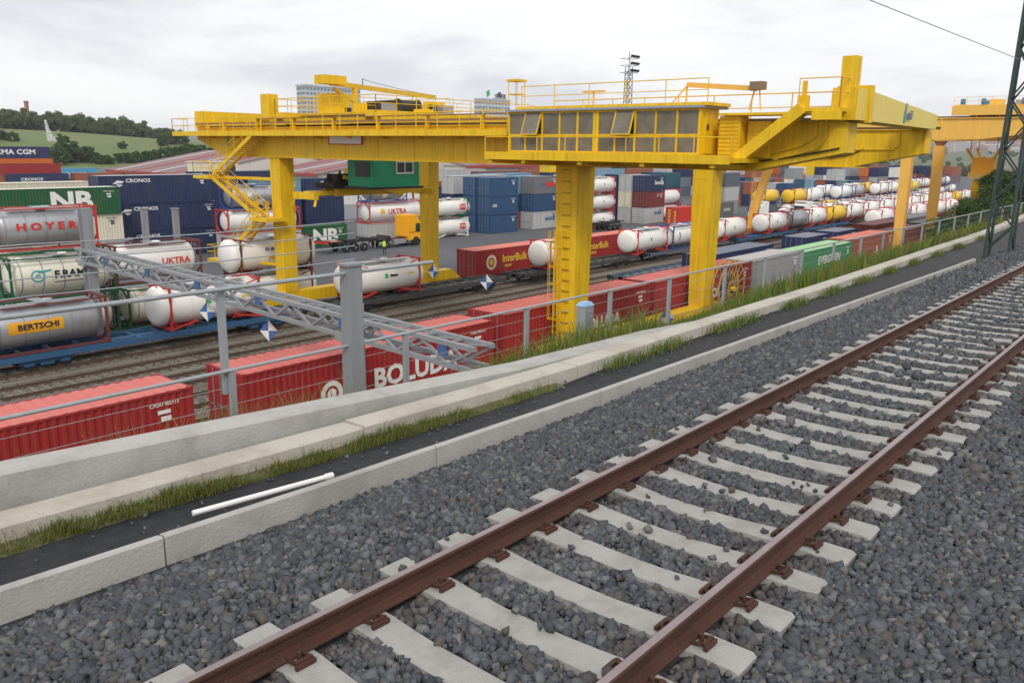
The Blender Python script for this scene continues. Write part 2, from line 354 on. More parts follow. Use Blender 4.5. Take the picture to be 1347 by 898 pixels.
tag(stones('path_gravel', -2, 22, 6.15, 7.3, .03, .16, CUB_V, CUB_F, M_stone, lambda u, v: np.full(len(u), 8.53), lambda p: (p[:, 1] > np.interp(p[:, 0], [-8, 1.8, 2.66, 4.4, 8.6, 15, 29], [6.45, 6.36, 6.30, 6.19, 6.05, 5.96, 5.74])+.1) & (RNG.random(len(p)) < .55)), 'loose grit lying on the black strip', 'grit')
# main line track
trk = thing('railway_track', (0, 0, 0), 'rusty railway track on pale concrete sleepers in the foreground', 'track')
RP = [(-.075, 0), (.075, 0), (.075, .012), (.02, .03), (.011, .045), (.011, .118), (.034, .132), (.036, .152), (.028, .160), (-.028, .160), (-.036, .152), (-.034, .132), (-.011, .118), (-.011, .045), (-.02, .03), (-.075, .012)]
def rail_part(v, z, u0, u1, parent, mside, mtop, name='rail'):
    o = put(MB().prism([(v+a, z-.160+b) for a, b in RP], u0, u1), name, mside, parent)
    put(MB().box(u0, v-.026, z-.001, u1, v+.026, z+.0015), 'rail_head', mtop, o)
    return o
for v in (VL, VR): rail_part(v, RT, -8, 320, trk, M_rail_side, M_rail_top)
sb = MB()
def slp_sec(y, w, h):   # cross-section at lateral y
    return [(-w/2-.03, y, -.2), (w/2+.03, y, -.2), (w/2, y, h), (-w/2, y, h)]
ys = [(-1.30, .26, -.012), (-1.27, .27, .006), (-.72, .265, .010), (-.55, .25, .0), (-.25, .235, -.014), (.25, .235, -.014), (.55, .25, .0), (.72, .265, .010), (1.27, .27, .006), (1.30, .26, -.012)]
vs = []; fs = []
for y, w_, h in ys: vs += slp_sec(y, w_, h)
for i in range(len(ys)-1):
    for k in range(4): fs.append((i*4+k, i*4+(k+1) % 4, (i+1)*4+(k+1) % 4, (i+1)*4+k))
fs += [(3, 2, 1, 0), (len(vs)-4, len(vs)-3, len(vs)-2, len(vs)-1)]
sb.add(vs, fs); SLM = sb.mesh('sleeper')
cl = MB()
cl.beam((-.05, .06, .012), (-.05, .16, .035), .02).beam((.05, .06, .012), (.05, .16, .035), .02).beam((-.06, .16, .035), (.06, .16, .035), .022).tube((0, .115, 0), (0, .115, .07), .017, 6).box(-.07, .165, 0, .07, .19, .03)
CLM = cl.mesh('rail_clip')
STZ = RT-.172
i0 = math.floor((-3-S0)/SLP)
for i in range(i0, i0+130):
    u = S0+i*SLP
    s_ = inst('sleeper', SLM, M_sleeper, trk, (u+random.uniform(-.012, .012), VC, STZ+random.uniform(-.006, .004)), (0, 0, random.uniform(-.006, .006)))
    if 0 < u < 24:
        for v in (VL, VR):
            for sg in (1, -1):
                inst('rail_clip', CLM, M_rail_side, s_, (0, v-VC, .008), (0, 0, 0 if sg > 0 else math.pi))
m = MB()
for i in range(i0+130, i0+480): u = S0+i*SLP; m.box(u-.12, VC-1.3, STZ-.2, u+.12, VC+1.3, STZ)
put(m, 'far_sleepers', M_sleeper, trk, kind='stuff')

# concrete kerb, black strip, ledge, wing wall
def ribbon(name, us, prof, mat, **k):
    vs = []; fs = []; n = None
    for u in us:
        p = prof(u); n = len(p); vs += [(u, a, b) for a, b in p]
    for i in range(len(us)-1):
        for q in range(n): fs.append((i*n+q, (i+1)*n+q, (i+1)*n+(q+1) % n, i*n+(q+1) % n))
    fs += [tuple(range(n)), tuple(range((len(us)-1)*n, len(us)*n))]
    return put(MB().add(vs, fs), name, mat, **k)
def interp(tab, u):
    return float(np.interp(u, [t[0] for t in tab], [t[1] for t in tab]))
KN = [(-8, 6.45), (1.8, 6.36), (2.66, 6.30), (4.4, 6.19), (8.6, 6.05), (15, 5.96), (29, 5.74)]
kerb = thing('concrete_kerb', (0, 0, 0), 'low pale concrete edge wall holding back the ballast beside the track', 'kerb')
e = -6.0; k_ = 0
while e < 28.8:    # cast in lengths with open joints
    ee = min(e+3.0, 28.85); dz = random.uniform(-.006, .006)
    ribbon('kerb_length', [e+.008, (e+ee)/2, ee-.008], lambda u: [(interp(KN, u), 8.3), (interp(KN, u)+.085, 8.3), (interp(KN, u)+.085, 8.74+dz), (interp(KN, u)+.015, 8.75+dz), (interp(KN, u), 8.735+dz)], M_conc, parent=kerb)
    e = ee
LN = [(-8, 7.95), (2.2, 7.63), (5.2, 7.39), (8, 7.24), (10, 7.17), (20, 7.22), (40, 7.6), (60, 8.6), (90, 9.6)]
us_l = [-6, 0, 2, 4, 6, 8, 10, 13, 16, 20, 25, 30, 35, 40, 50, 60, 75, 90]
vs, fs = strip_mesh([-6, 0, 4, 8, 9.5, 11, 12, 16, 20, 28, 36, 50, 70, 90], lambda u: [(interp(KN, u)+.07, 8.52), (interp(KN, u)+.5, 8.535), (interp(LN, u)+interp([(8, -.20), (11, .03)], u), 8.512)])
np_mesh('black_path', vs, fs, 4, M_strip, kind='structure')
vs, fs = strip_mesh([-6, 0, 4, 8, 9.5], lambda u: [(interp(LN, u)-.22, 8.505), (interp(LN, u)-.1, 8.53), (interp(LN, u)+.02, 8.54)])
np_mesh('verge_soil', vs, fs, 4, M_soil, kind='structure')
ledge = thing('concrete_ledge', (0, 0, 0), 'long low concrete ledge running behind the black strip', 'ledge')
for a, b in zip(np.arange(-6, 88, 4.0), np.arange(-2, 92, 4.0)):
    dz = random.uniform(-.012, .012)
    ribbon('ledge_length', [a+.01, (a+b)/2, b-.01], lambda u: [(interp(LN, u), 8.3), (interp(LN, u)+.36, 8.0), (interp(LN, u)+.36, 8.69+dz), (interp(LN, u)+.02, 8.70+dz), (interp(LN, u), 8.68+dz)], M_conc2, parent=ledge)
WN = [(-8, 10.2), (-1, 8.95), (2.5, 8.32), (5.5, 7.92), (9.4, 7.60), (13, 7.55), (17, 7.57)]
WZ = [(-8, 8.95), (2.5, 8.90), (5.5, 8.86), (9.4, 8.735), (13, 8.66), (17, 8.42)]
ribbon('concrete_wing_wall', [-8, -4, -1, 1, 2.5, 4, 5.5, 7.5, 9.4, 11, 13, 17], lambda u: [(interp(WN, u), 8.0), (interp(WN, u)+.36, 7.9), (interp(WN, u)+.36, interp(WZ, u)), (interp(WN, u)+.02, interp(WZ, u)), (interp(WN, u), interp(WZ, u)-.02)], M_conc,
       label='pale concrete wing wall curving away behind the ledge at lower left', cat='wall')
# white pipe lying on the black strip
p0 = Vector((3.55, 6.83, 8.60)); p1 = Vector((4.95, 6.62, 8.60))
pp = thing('plastic_pipe', (3.55, 6.83, 8.6), 'white plastic pipe lying on the black strip at lower left', 'pipe')
put(MB().tube((0, 0, 0), p1-p0, .026, 10), 'tube', M_white, pp); put(MB().tube((p1-p0)*.96, (p1-p0)*1.02, .034, 10), 'socket', M_white, pp)

# ================================================================== VEGETATION ALONG THE WALL
def land_z(u, v):
    p = land_prof(0); return np.interp(v, [a for a, b in p], [b for a, b in p])
def blades(name, p, h, wd, lean, mat, seg=2, **k):
    n = len(p); a = RNG.random(n)*2*np.pi; ll = lean*h*(RNG.random(n))
    dx = np.cos(a); dy = np.sin(a); b = RNG.random(n)*2*np.pi; wx = np.cos(b)*wd; wy = np.sin(b)*wd
    B = np.stack([p[:, 0]-wx, p[:, 1]-wy, p[:, 2]-.03], -1); C = np.stack([p[:, 0]+wx, p[:, 1]+wy, p[:, 2]-.03], -1)
    mx_ = np.stack([p[:, 0]+dx*ll*.35, p[:, 1]+dy*ll*.35, p[:, 2]+h*.6], -1); o = np.stack([wx, wy, 0*wx], -1)*.7
    T = np.stack([p[:, 0]+dx*ll, p[:, 1]+dy*ll, p[:, 2]+h*(1-.25*lean)], -1)
    V = np.stack([B, C, mx_+o, mx_-o, T], 1).reshape(-1, 3)
    i = (np.arange(n)*5)[:, None]
    F = (np.array([[0, 1, 2, 0, 2, 3, 3, 2, 4]])+i).reshape(-1)
    return np_mesh(name, V, F, 3, mat, **k)
def scatter(n, u0, u1, v0, v1, dens=None, v_is_func=None):
    p = np.empty((n, 3)); p[:, 0] = u0+(u1-u0)*RNG.random(n); p[:, 1] = v0+(v1-v0)*RNG.random(n)
    # clumping
    c = np.stack([u0+(u1-u0)*RNG.random(max(4, n//60)), v0+(v1-v0)*RNG.random(max(4, n//60))], -1)
    j = RNG.integers(0, len(c), n); m = RNG.random(n) < .65
    q = c[j]+RNG.normal(size=(n, 2))*.18; p[m, 0] = q[m, 0]; p[m, 1] = np.clip(q[m, 1], v0, v1)
    p[:, 2] = land_z(p[:, 0], p[:, 1]); return p
LNv = lambda u: np.interp(u, [t[0] for t in LN], [t[1] for t in LN])
# tall weeds behind the walls, left and centre
p = scatter(3600, 2.5, 6.8, 8.35, 10.6); p = p[p[:, 1] > np.interp(p[:, 0], [t[0] for t in WN], [t[1] for t in WN])+.42]
blades('tall_dry_weeds', p, .35+.6*RNG.random(len(p))**1.5, .005, .4, M_weed, label='tall dry weeds growing behind the wing wall at lower left', cat='weeds', kind='stuff')
p = scatter(11000, 10.6, 17.5, 7.95, 10.9); p = p[p[:, 1] > LNv(p[:, 0])+.45]
blades('green_weeds', p, .07+np.where((p[:, 0] > 10.9) & (p[:, 0] < 14.2), .8, .14)*RNG.random(len(p))**1.5, .008, .6, M_grass, label='green weeds between the ledge and the fence', cat='weeds', kind='stuff')
p = scatter(36000, 17.5, 90, 7.9, 14.0); p = p[p[:, 1] > LNv(p[:, 0])+.45]
hh = (.16+.7*RNG.random(len(p))**1.6)*np.clip((p[:, 0]-16.5)/5., .25, 1)
blades('grass_bank', p, hh, .013+.0003*p[:, 0], .45, M_grass, label='rough green and straw grass on the bank along the fence', cat='grass', kind='stuff')
p = scatter(11000, 26, 90, 8.2, 13.0); p = p[p[:, 1] > LNv(p[:, 0])+.5]
blades('straw_grass', p, .3+.5*RNG.random(len(p)), .012, .5, M_weed, label='straw coloured tall grass on the bank to the right', cat='grass', kind='stuff')
# grass at the foot of the ledge, on the black strip side
n = 22000; uu = -4+13.5*RNG.random(n); vv = LNv(uu)-.0-.24*RNG.random(n)
m_ = ((np.sin(uu*1.3+1.1)*.6+.9+RNG.random(n)*1.0) > .6) & (RNG.random(n) < np.clip((9.4-uu)/3., 0, 1))
p = np.stack([uu, vv, np.full(n, 8.515)], -1)[m_]
hv = .5+.35*np.sin(p[:, 0]*2.1+.6)+.3*np.sin(p[:, 0]*5.3)+.25*np.sin(p[:, 0]*11.7+2)
blades('kerb_grass', p, (.02+.11*RNG.random(len(p))**1.6)*np.clip(hv+.45, .15, 1.5), .0045, .5, M_moss, label='green grass strip at the foot of the ledge beside the black strip', cat='grass', kind='stuff')
q_ = p[RNG.random(len(p)) < .05]
blades('dead_stalks', q_, .08+.20*RNG.random(len(q_)), .003, .7, M_weed, label='dry stalks standing in the grass strip at the ledge foot', cat='grass', kind='stuff')
n = 2600; cu = np.array([11.2, 12.6, 14.8, 15.6, 18.2, 20.5, 23.0, 25.5, 28, 31, 34, 38]); j = RNG.integers(0, len(cu), n)
uu = cu[j]+RNG.normal(size=n)*.35; p = np.stack([uu, LNv(uu)-.02-np.abs(RNG.normal(size=n))*.10, np.full(n, 8.515)], -1)
blades('ledge_tufts', p, .05+.22*RNG.random(n), .007, .6, M_grass, label='scattered green tufts along the ledge foot to the right', cat='grass', kind='stuff')

def leaves(P, size, n=None):
    n = len(P); a = RNG.normal(size=(n, 3)); a /= np.linalg.norm(a, axis=1)[:, None]
    b = np.cross(a, RNG.normal(size=(n, 3))); b /= np.linalg.norm(b, axis=1)[:, None]
    s = size*(.6+.8*RNG.random((n, 1)))
    V = np.stack([P-a*s, P+b*s*.5, P+a*s, P-b*s*.5], 1).reshape(-1, 3)
    F = (np.array([[0, 1, 2, 3]])+(np.arange(n)*4)[:, None]).reshape(-1)
    return V, F
def crown_pts(n, rx, rz, clumps, cz):
    c = RNG.normal(size=(clumps, 3)); c /= np.linalg.norm(c, axis=1)[:, None]; c *= (RNG.random((clumps, 1))**.4)
    c *= np.array([rx, rx, rz])*.8; c[:, 2] += cz
    j = RNG.integers(0, clumps, n); d = RNG.normal(size=(n, 3)); d /= np.linalg.norm(d, axis=1)[:, None]
    rr = (rx*.36)*(.55+.45*RNG.random((clumps, 1)))[j]
    return c[j]+d*rr*(RNG.random((n, 1))**.3)*np.array([1, 1, .8])
CROWNS = {}
def crown_mesh(kind, i):
    key = (kind, i)
    if key in CROWNS: return CROWNS[key]
    n, rx, rz, cl_, cz, ls = {'shrub': (15000, 1, .95, 34, .95, .034), 'far': (2600, 1, .9, 24, .82, .085), 'weed': (5000, 1, .9, 26, .7, .075)}[kind]
    P = crown_pts(n, rx, rz, cl_, cz); V, F = leaves(P, ls)
    o = np_mesh('crown', V, F, 4, None); m = o.data; bpy.data.objects.remove(o); CROWNS[key] = m; return m
TRM = MB().tube((0, 0, -.6), (.02, .01, .75), .075, 8, .05).tube((.02, .01, .7), (.3, .1, 1.3), .04, 6, .02).tube((.02, .01, .7), (-.25, .2, 1.4), .04, 6, .02).tube((.02, .01, .7), (.05, -.3, 1.35), .035, 6, .015).mesh('trunk')
def tree(name, loc, s, kind, label, group, mat=None, sz=1.0, cat='tree'):
    t = thing(name, loc, label, cat, group, random.uniform(0, 6))
    inst('trunk', TRM, M_bark, t, scale=(s, s, s*sz)); inst('crown', crown_mesh(kind, random.randrange(4)), mat or M_leaf, t, scale=(s, s, s*sz)); return t
def gz(u, v): return float(land_z(u, v))
for i, (u, v, s, sz, lab) in enumerate([
        (63.5, 14.6, 1.5, .95, 'small dark green shrub at the left end of the bushes below the orange crane'),
        (69, 15.6, 2.05, .95, 'large dark green bush just left of the lattice mast'),
        (74, 15.4, 2.3, 1.0, 'dense green bush seen through the lattice mast'),
        (84, 16.2, 3.1, 1.0, 'tall green bush right behind the lattice mast'),
        (94, 16.8, 3.9, 1.1, 'tallest green bush at the right edge of the picture'),
        (66, 13.0, 1.5, .9, 'low green bush on the grass bank beside the lattice mast'),
        (77, 13.6, 2.3, 1.0, 'rounded green bush on the bank at the right edge')]):
    tree('bush', (u, v, gz(u, v)-.3), s, 'shrub', lab, 'bushes on the bank', sz=sz, cat='bush')
for i, (u, v, s, lab) in enumerate([(23.8, 9.6, .42, 'low leafy weed clump behind the ledge in front of the grey container'), (28.6, 9.9, .55, 'bushy green weed clump in front of the green container'), (30.2, 10.2, .62, 'taller bushy weed clump in front of the green container'), (32.6, 10.0, .5, 'bushy weed clump in front of the brown red container')]):
    t = tree('weed_clump', (u, v, gz(u, v)-.1), s, 'weed', lab, 'weed clumps along the fence', sz=.9, mat=M_grass, cat='bush'); t.scale = (1.9, 1.0, 1.0); t.rotation_euler = (0, 0, 0)
# ================================================================== FENCE
FV, FT = 11.0, 8.62
def droop0(a, b, s_, n=8):
    a = Vector(a); b = Vector(b); return [a.lerp(b, t/n)-Vector((0, 0, s_*4*(t/n)*(1-t/n))) for t in range(n+1)]
fence = thing('wire_fence', (0, FV, 6.95), 'galvanised wire fence with posts and top rail along the bank', 'fence')
POST = MB().box(-.045, -.04, -.5, .045, .04, 1.66).box(-.06, -.05, 1.66, .06, .05, 1.68).mesh('post')
fu = [-2.0, .4, 2.8, 6.5, 10.0, 13.45, 16.6, 19.4, 22.6, 25.4, 28.4, 31.4, 34.4, 37.2, 40, 43, 46, 49, 52, 55, 58, 61, 64, 67, 70]
for u in fu: inst('post', POST, M_galv, fence, (u, 0, 0))
for a, b in zip(fu[:-1], fu[1:]):
    put(MB().tube((a, 0, FT-6.95), (b, 0, FT-6.95), .028, 8), 'top_rail', M_galv, fence)
for z in (.25, .55, .85, 1.12, 1.40):
    put(MB().tube((-2, .05, z), (70, .05, z), .0045, 4), 'wire', M_galv, fence)
put(MB().tube((16.6, -.05, .75), (19.4, -.05, .1), .025, 6), 'brace', M_galv, fence)
# chain-link mesh, real thin wires
m = MB(); st = .075
for x in np.arange(17, 70, st):
    for sg in (1, -1):
        a = (x, .06, .05); b = (x+sg*1.56, .06, 1.61)
        m.add([(a[0]-.0011, .06, a[2]), (a[0]+.0011, .06, a[2]), (b[0]+.0011, .06, b[2]), (b[0]-.0011, .06, b[2])], [(0, 1, 2, 3)])
put(m, 'chain_link', M_galv, fence, kind='stuff')
# taller left section: upper rail, thick end post and strands above
put(MB().tube((-2, 0, 2.90), (10.7, 0, 2.90), .034, 8), 'upper_rail', M_galv, fence)
for z, u1_ in ((3.12, 8.9), (3.34, 8.9), (3.55, 8.9), (3.75, 8.9)): put(MB().path(droop0((-2, .0, z), (3.9, .0, z), .03)+droop0((3.9, .0, z), (u1_, .0, z), .03), .009, 5), 'wire', M_galv, fence)
for u in (2.8, 6.45): put(MB().box(u-.05, .05, 1.3, u+.05, .13, 3.0), 'upper_post', M_galv, fence)
put(MB().box(8.68, -.10, -.6, 8.96, .14, 3.02).box(8.64, -.13, 3.02, 9.0, .17, 3.06), 'thick_post', paint((.25, .265, .285), .6, .3), fence)
# grey cabinet in front of the crane leg
p = at_v(768, 457, 12.6)
cab = thing('signal_cabinet', (p.x, 12.6, gz(p.x, 12.6)), 'grey metal cabinet with pale blue cap standing before the yellow leg', 'cabinet')
zt = at_v(768, 402, 12.6).z-cab.location.z
put(MB().box(-.19, -.14, -.2, .19, .14, zt), 'body', M_galv, cab); put(MB().add([(-.21, -.16, zt), (.21, -.16, zt), (.21, .16, zt), (-.21, .16, zt), (-.13, -.1, zt+.1), (.13, -.1, zt+.1), (.13, .1, zt+.1), (-.13, .1, zt+.1)], [(0, 3, 2, 1), (4, 5, 6, 7), (0, 1, 5, 4), (1, 2, 6, 5), (2, 3, 7, 6), (3, 0, 4, 7)]), 'cap', paint((.25, .45, .68), .5, .2), cab)
put(MB().box(-.15, -.152, .15, .15, -.143, zt-.15), 'door', M_steel, cab)

# ================================================================== LATTICE MAST AT THE RIGHT
MG = paint((.035, .06, .055), .6, .35)
mast = thing('lattice_mast', (32.0, 5.72, 8.45), 'dark green steel lattice mast standing at the edge of the ballast', 'mast')
H = 10.5; hw = lambda z: .36-.018*z
for sx in (-1, 1):
    for sy in (-1, 1): put(MB().beam((sx*hw(0), sy*hw(0), -.2), (sx*hw(H), sy*hw(H), H), .085), 'leg', MG, mast)
z = .35; k_ = 0
while z < H-.8:
    z2 = z+.8
    for sx in (-1, 1):
        a, b = (z, z2) if k_ % 2 else (z2, z)
        put(MB().beam((sx*hw(a), -hw(a), a), (sx*hw(b), hw(b), b), .05), 'brace', MG, mast); put(MB().beam((-hw(a), sx*hw(a), a), (hw(b), sx*hw(b), b), .05), 'brace', MG, mast)
    z = z2; k_ += 1
put(MB().box(-.6, -.6, -.25, .6, .6, .06), 'footing', M_conc, mast)
# overhead wire fixed to the mast
q0 = at_v(1345, 80, 5.72); q1 = at_v(1147, 0, 6.5); q1 = q0+(q1-q0)*2.0
pts = [q0.lerp(q1, t/12)-Vector((0, 0, .02*math.sin(math.pi*t/12))) for t in range(13)]
put(MB().path([p_-pts[0] for p_ in pts], .010, 6), 'overhead_wire', M_steel, loc=pts[0], label='thin dark overhead wire running from the lattice mast into the sky', cat='wire')

# ================================================================== YARD TRACKS
YT = [27.6, 32.1, 35.9, 39.7, 43.4, 47.5]
YSL = MB().box(-.12, -1.3, -.1, .12, 1.3, .035).mesh('sleeper')
yn = ['track under the red container train, nearest the crane sill', 'second yard track from the near crane sill', 'third yard track from the near crane sill, empty on the left', 'fourth yard track from the near sill, carrying the empty blue wagon', 'empty yard track beside the tank wagon train', 'yard track under the white tank wagon train']
for v, lab in zip(YT, yn):
    t = thing('yard_track', (0, v, 0), 'rusty '+lab, 'track', 'tracks in the railway yard')
    for s_ in (-1, 1): put(MB().prism([(s_*.869+a, b) for a, b in RP], -30, 420), 'rail', M_yardrail, t, loc=(0, 0, .04))
    lo, hi = (12, 58) if v in YT[2:] else (14, 34)
    u = lo
    while u < hi: inst('sleeper', YSL, M_ysleeper, t, (u, 0, 0), (0, 0, random.uniform(-.02, .02))); u += .6
    m = MB(); u = hi
    while u < 200: m.box(u-.12, -1.3, -.1, u+.12, 1.3, .035); u += .6
    put(m, 'far_sleepers', M_ysleeper, t, kind='stuff')
def yz(u, v): return .0+(RNG.random(len(v))-.5)*.05
tag(stones('yard_ballast', 8, 62, 30, 50, .13, .16, OCT_V, OCT_F, island_mat('yardstone', [(.10, .085, .07), (.16, .14, .12), (.2, .19, .17), (.13, .11, .09)]), yz), 'brown grey loose ballast between the yard tracks', 'ballast')
for v, lab in ((25.35, 'near'), (50.5, 'far')):
    put(MB().prism([(v+a*1.2, b) for a, b in RP], -30, 300), 'crane_rail', M_yardrail, loc=(0, 0, .02), label='crane running rail under the %s legs of the gantry cranes' % lab, cat='rail')
for v, lab in ((41.55, 'between the empty track and the blue wagon track'), (45.4, 'beside the tank wagon train')):
    put(MB().box(-30, v-.25, -.1, 260, v+.25, .07), 'cable_trough', M_ysleeper, label='long concrete cable trough '+lab, cat='trough')

# ================================================================== YELLOW GANTRY CRANE
def PW_(mb, name, mat, root, **k):
    par = root; o = put(mb, name, mat, root, **k)
    off = root.location.copy()
    if root.parent: off = off+root.parent.location
    o.location = -off if not root.parent else -(root.location+root.parent.location)
    return o
def handrail(pts, h=1.1, step=1.6, r=.028, mid=True):
    m = MB()
    for a, b in zip(pts[:-1], pts[1:]):
        a = Vector(a); b = Vector(b); n = max(1, round((b-a).length/step))
        for k in range(n+1):
            p = a.lerp(b, k/n); m.tube(p, p+Vector((0, 0, h)), r, 5)
        m.tube(a+Vector((0, 0, h)), b+Vector((0, 0, h)), r, 5)
        if mid: m.tube(a+Vector((0, 0, h*.52)), b+Vector((0, 0, h*.52)), r*.8, 5)
    return m
UA, UB, VN, VF, GB, GT = 34.7, 48.8, 25.35, 50.5, 11.12, 13.05
cr1 = thing('gantry_crane', (UA, VN, 0), 'large yellow rail gantry crane with windowed machine house spanning the yard tracks', 'crane')
def girder(u, hw_, taper_near, mat, root, name='girder'):
    vn, vf = (11.9 if u < 40 else 12.7), 60.4
    poly = [(vn, GT), (vn, GB+.75), (vn+3.6, GB), (vf-3.6, GB), (vf, GB+1.15), (vf, GT)]
    o = PW_(MB().prism(poly, u-hw_, u+hw_), name, mat, root)
    return o
for u in (UA, UB):
    g = girder(u, .55, 0, M_yel, cr1)
    m = MB()
    for v in np.arange(14.5, 60, 3.15):      # stiffeners and joint plates on the web
        z0 = GB+max(0, (15.5-v)*.21, (v-56.8)*.32)+.06
        m.box(u-.585, v-.03, z0, u-.552, v+.03, GT-.05).box(u+.552, v-.03, z0, u+.585, v+.03, GT-.05)
    m.box(u-.68, (12.0 if u < 40 else 12.8), GT+.003, u+.68, 60.3, GT+.05)
    m.box(u-.66, 15.6, GB-.05, u+.66, 56.7, GB-.003)
    PW_(m, 'stiffener_and_flange', M_yel, cr1)
    PW_(MB().box(u-.06, 12.2, GT+.053, u+.06, 60, GT+.19), 'trolley_rail', M_yardrail, cr1)
# legs
def leg(u, v, w0, w1, root, mat, z0, z1, d0=None, d1=None, dv=0):
    d0 = d0 or w0; d1 = d1 or w1
    m = MB().hexa([(u-w0/2, v-d0/2, z0), (u+w0/2, v-d0/2, z0), (u+w0/2, v+d0/2, z0), (u-w0/2, v+d0/2, z0), (u-w1/2, v+dv-d1/2, z1), (u+w1/2, v+dv-d1/2, z1), (u+w1/2, v+dv+d1/2, z1), (u-w1/2, v+dv+d1/2, z1)])
    o = PW_(m, 'leg', mat, root); 
    for t in np.linspace(.12, .9, 4):
        c = MB()
        z = z0+(z1-z0)*t; w = (w0+(w1-w0)*t)/2+.012; d = (d0+(d1-d0)*t)/2+.012; vv = v+dv*t
        c.box(u-w, vv-d, z-.03, u+w, vv+d, z+.03); PW_(c, 'leg_joint_band', mat, root)
    return o
for u in (UA, UB):
    leg(u, VN, 1.15, 1.5, cr1, M_yel, 2.1, GB-.05, 1.1, 1.35); leg(u, VF, 1.05, 1.15, cr1, M_yel, 1.75, GB-.05)
for v, top in ((VN, 2.1), (VF, 1.75)):
    PW_(MB().prism([(UA-3.2, .95), (UA-2.2, top), (UB+2.2, top), (UB+3.2, .95)], v-.48, v+.48, 'y'), 'sill_beam', M_yel, cr1)
    m = MB()
    for u in np.arange(UA-2, UB+2.1, 1.9): m.box(u-.03, v-.505, 1.0, u+.03, v-.482, top-.04)
    PW_(m, 'sill_rib', M_yel, cr1)
    for u in (UA-1.6, UB+1.6):
        b = PW_(MB().box(u-1.5, v-.3, .5, u+1.5, v+.3, .94), 'bogie', M_yel, cr1)
        for du in (-1, 0, 1):
            o = put(MB().lathe([(-.12, .1), (-.12, .34), (.12, .34), (.12, .1)], (0, 0, 0), 'y', 16), 'wheel', M_dark, b, True); o.location = (u+du, v, .53)
# end cross beams on top
for v0, v1, mt in ((11.45, 12.6, M_yel_pale), (59.4, 60.5, M_yel)):
    ub = UB+.15 if v0 < 20 else UB+.6; z2 = .78 if v0 < 20 else 1.22
    sk = .95 if v0 < 20 else 0; ub = UB-.05 if v0 < 20 else ub
    PW_(MB().hexa([(UA-.6, v0, GT+.06), (ub, v0+sk, GT+.06), (ub, v1+sk, GT+.06), (UA-.6, v1, GT+.06), (UA-.6, v0, GT+1.26), (ub, v0+sk, GT+z2), (ub, v1+sk, GT+z2), (UA-.6, v1, GT+1.26)]), 'end_beam', mt, cr1)
PW_(MB().box(UA+.2, 11.35, GT-.02, UA+.55, 12.7, GT+1.4), 'end_beam_collar', M_yel, cr1)
TEAL = paint((.06, .36, .42), .5, .2); NAVYT = paint((.07, .10, .22), .5, .2)
def adif_logo(parent, loc, s, face='-y'):
    s = s*1.0
    l = lettering('adif', .62*s, NAVYT, parent, (loc[0]+.55*s, loc[1], loc[2]), .012, face)
    m = MB().add([(-.35*s, 0, -.35*s), (-.02*s, 0, -.35*s), (.0, 0, .5*s), (-.14*s, 0, .62*s)], [(0, 1, 2, 3)])
    a = put(m, 'logo_mark', TEAL, parent, loc=loc, rot=(0, 0, 0 if face == '-y' else R(-90))); return l
lv = 11.45-.012; off = Vector((UA, VN, 0))
lg = adif_logo(cr1, Vector((UA+6.9, lv+.45, GT+.52))-off, .95)
put(MB().add([(0, .25, -.5), (0, -.05, -.5), (0, -.12, .25), (0, .0, .35)], [(0, 1, 2, 3)]), 'logo_mark', paint((.08, .42, .22), .5, .3), cr1, loc=Vector((UA-.592, 56.2, 12.3))-off)
# name plate on the web
PW_(MB().box(UA-.62, 41.2, 12.05, UA-.59, 44.3, 12.62), 'name_plate', M_white, cr1)
PW_(MB().box(UA-.61, 41.05, 11.98, UA-.588, 44.45, 12.69), 'name_plate_border', M_redframe, cr1)
# walkway outside girder A with handrail
wk = MB().box(UA-1.75, 28.4, 12.62, UA-.58, 61.8, 12.70).box(UA-1.80, 28.4, 12.50, UA-1.74, 61.8, 12.82)
for v in np.arange(29.5, 61, 3.15): wk.prism([(UA-1.74, 12.6), (UA-.57, 12.6), (UA-.57, 12.32)], v-.03, v+.03, 'y')
PW_(wk, 'walkway', M_yel, cr1)
PW_(handrail([(UA-1.75, 28.4, 12.7), (UA-1.75, 61.8, 12.7), (UA-.5, 61.8, 12.7)], 1.05, 1.7), 'handrail', M_yel, cr1)
PW_(MB().box(UA-.85, 29, 13.3, UA-.55, 60, 13.45).box(UA-.9, 29, 13.62, UA-.6, 52, 13.68), 'cable_tray', paint((.30, .16, .06), .7, .4), cr1)
for v in np.arange(31, 60, 4.2): PW_(MB().box(UA-.9, v-.05, 12.7, UA-.6, v+.05, 13.68), 'tray_support', M_yel, cr1)
PW_(handrail([(UA+.9, 13, GT+.05), (UA+.9, 27.5, GT+.05)], 1.2, 1.8), 'handrail', M_yel, cr1)
PW_(handrail([(UB-.9, 27, GT+.05), (UB-.9, 38, GT+.05)], 1.1, 2), 'handrail', M_yel, cr1)
PW_(MB().box(UB+.6, 12.6, 12.55, UB+1.6, 60, 12.62), 'walkway', M_yel, cr1)
PW_(handrail([(UB+1.6, 12.6, 12.62), (UB+1.6, 60, 12.62)], 1.1, 2.2), 'handrail', M_yel, cr1)
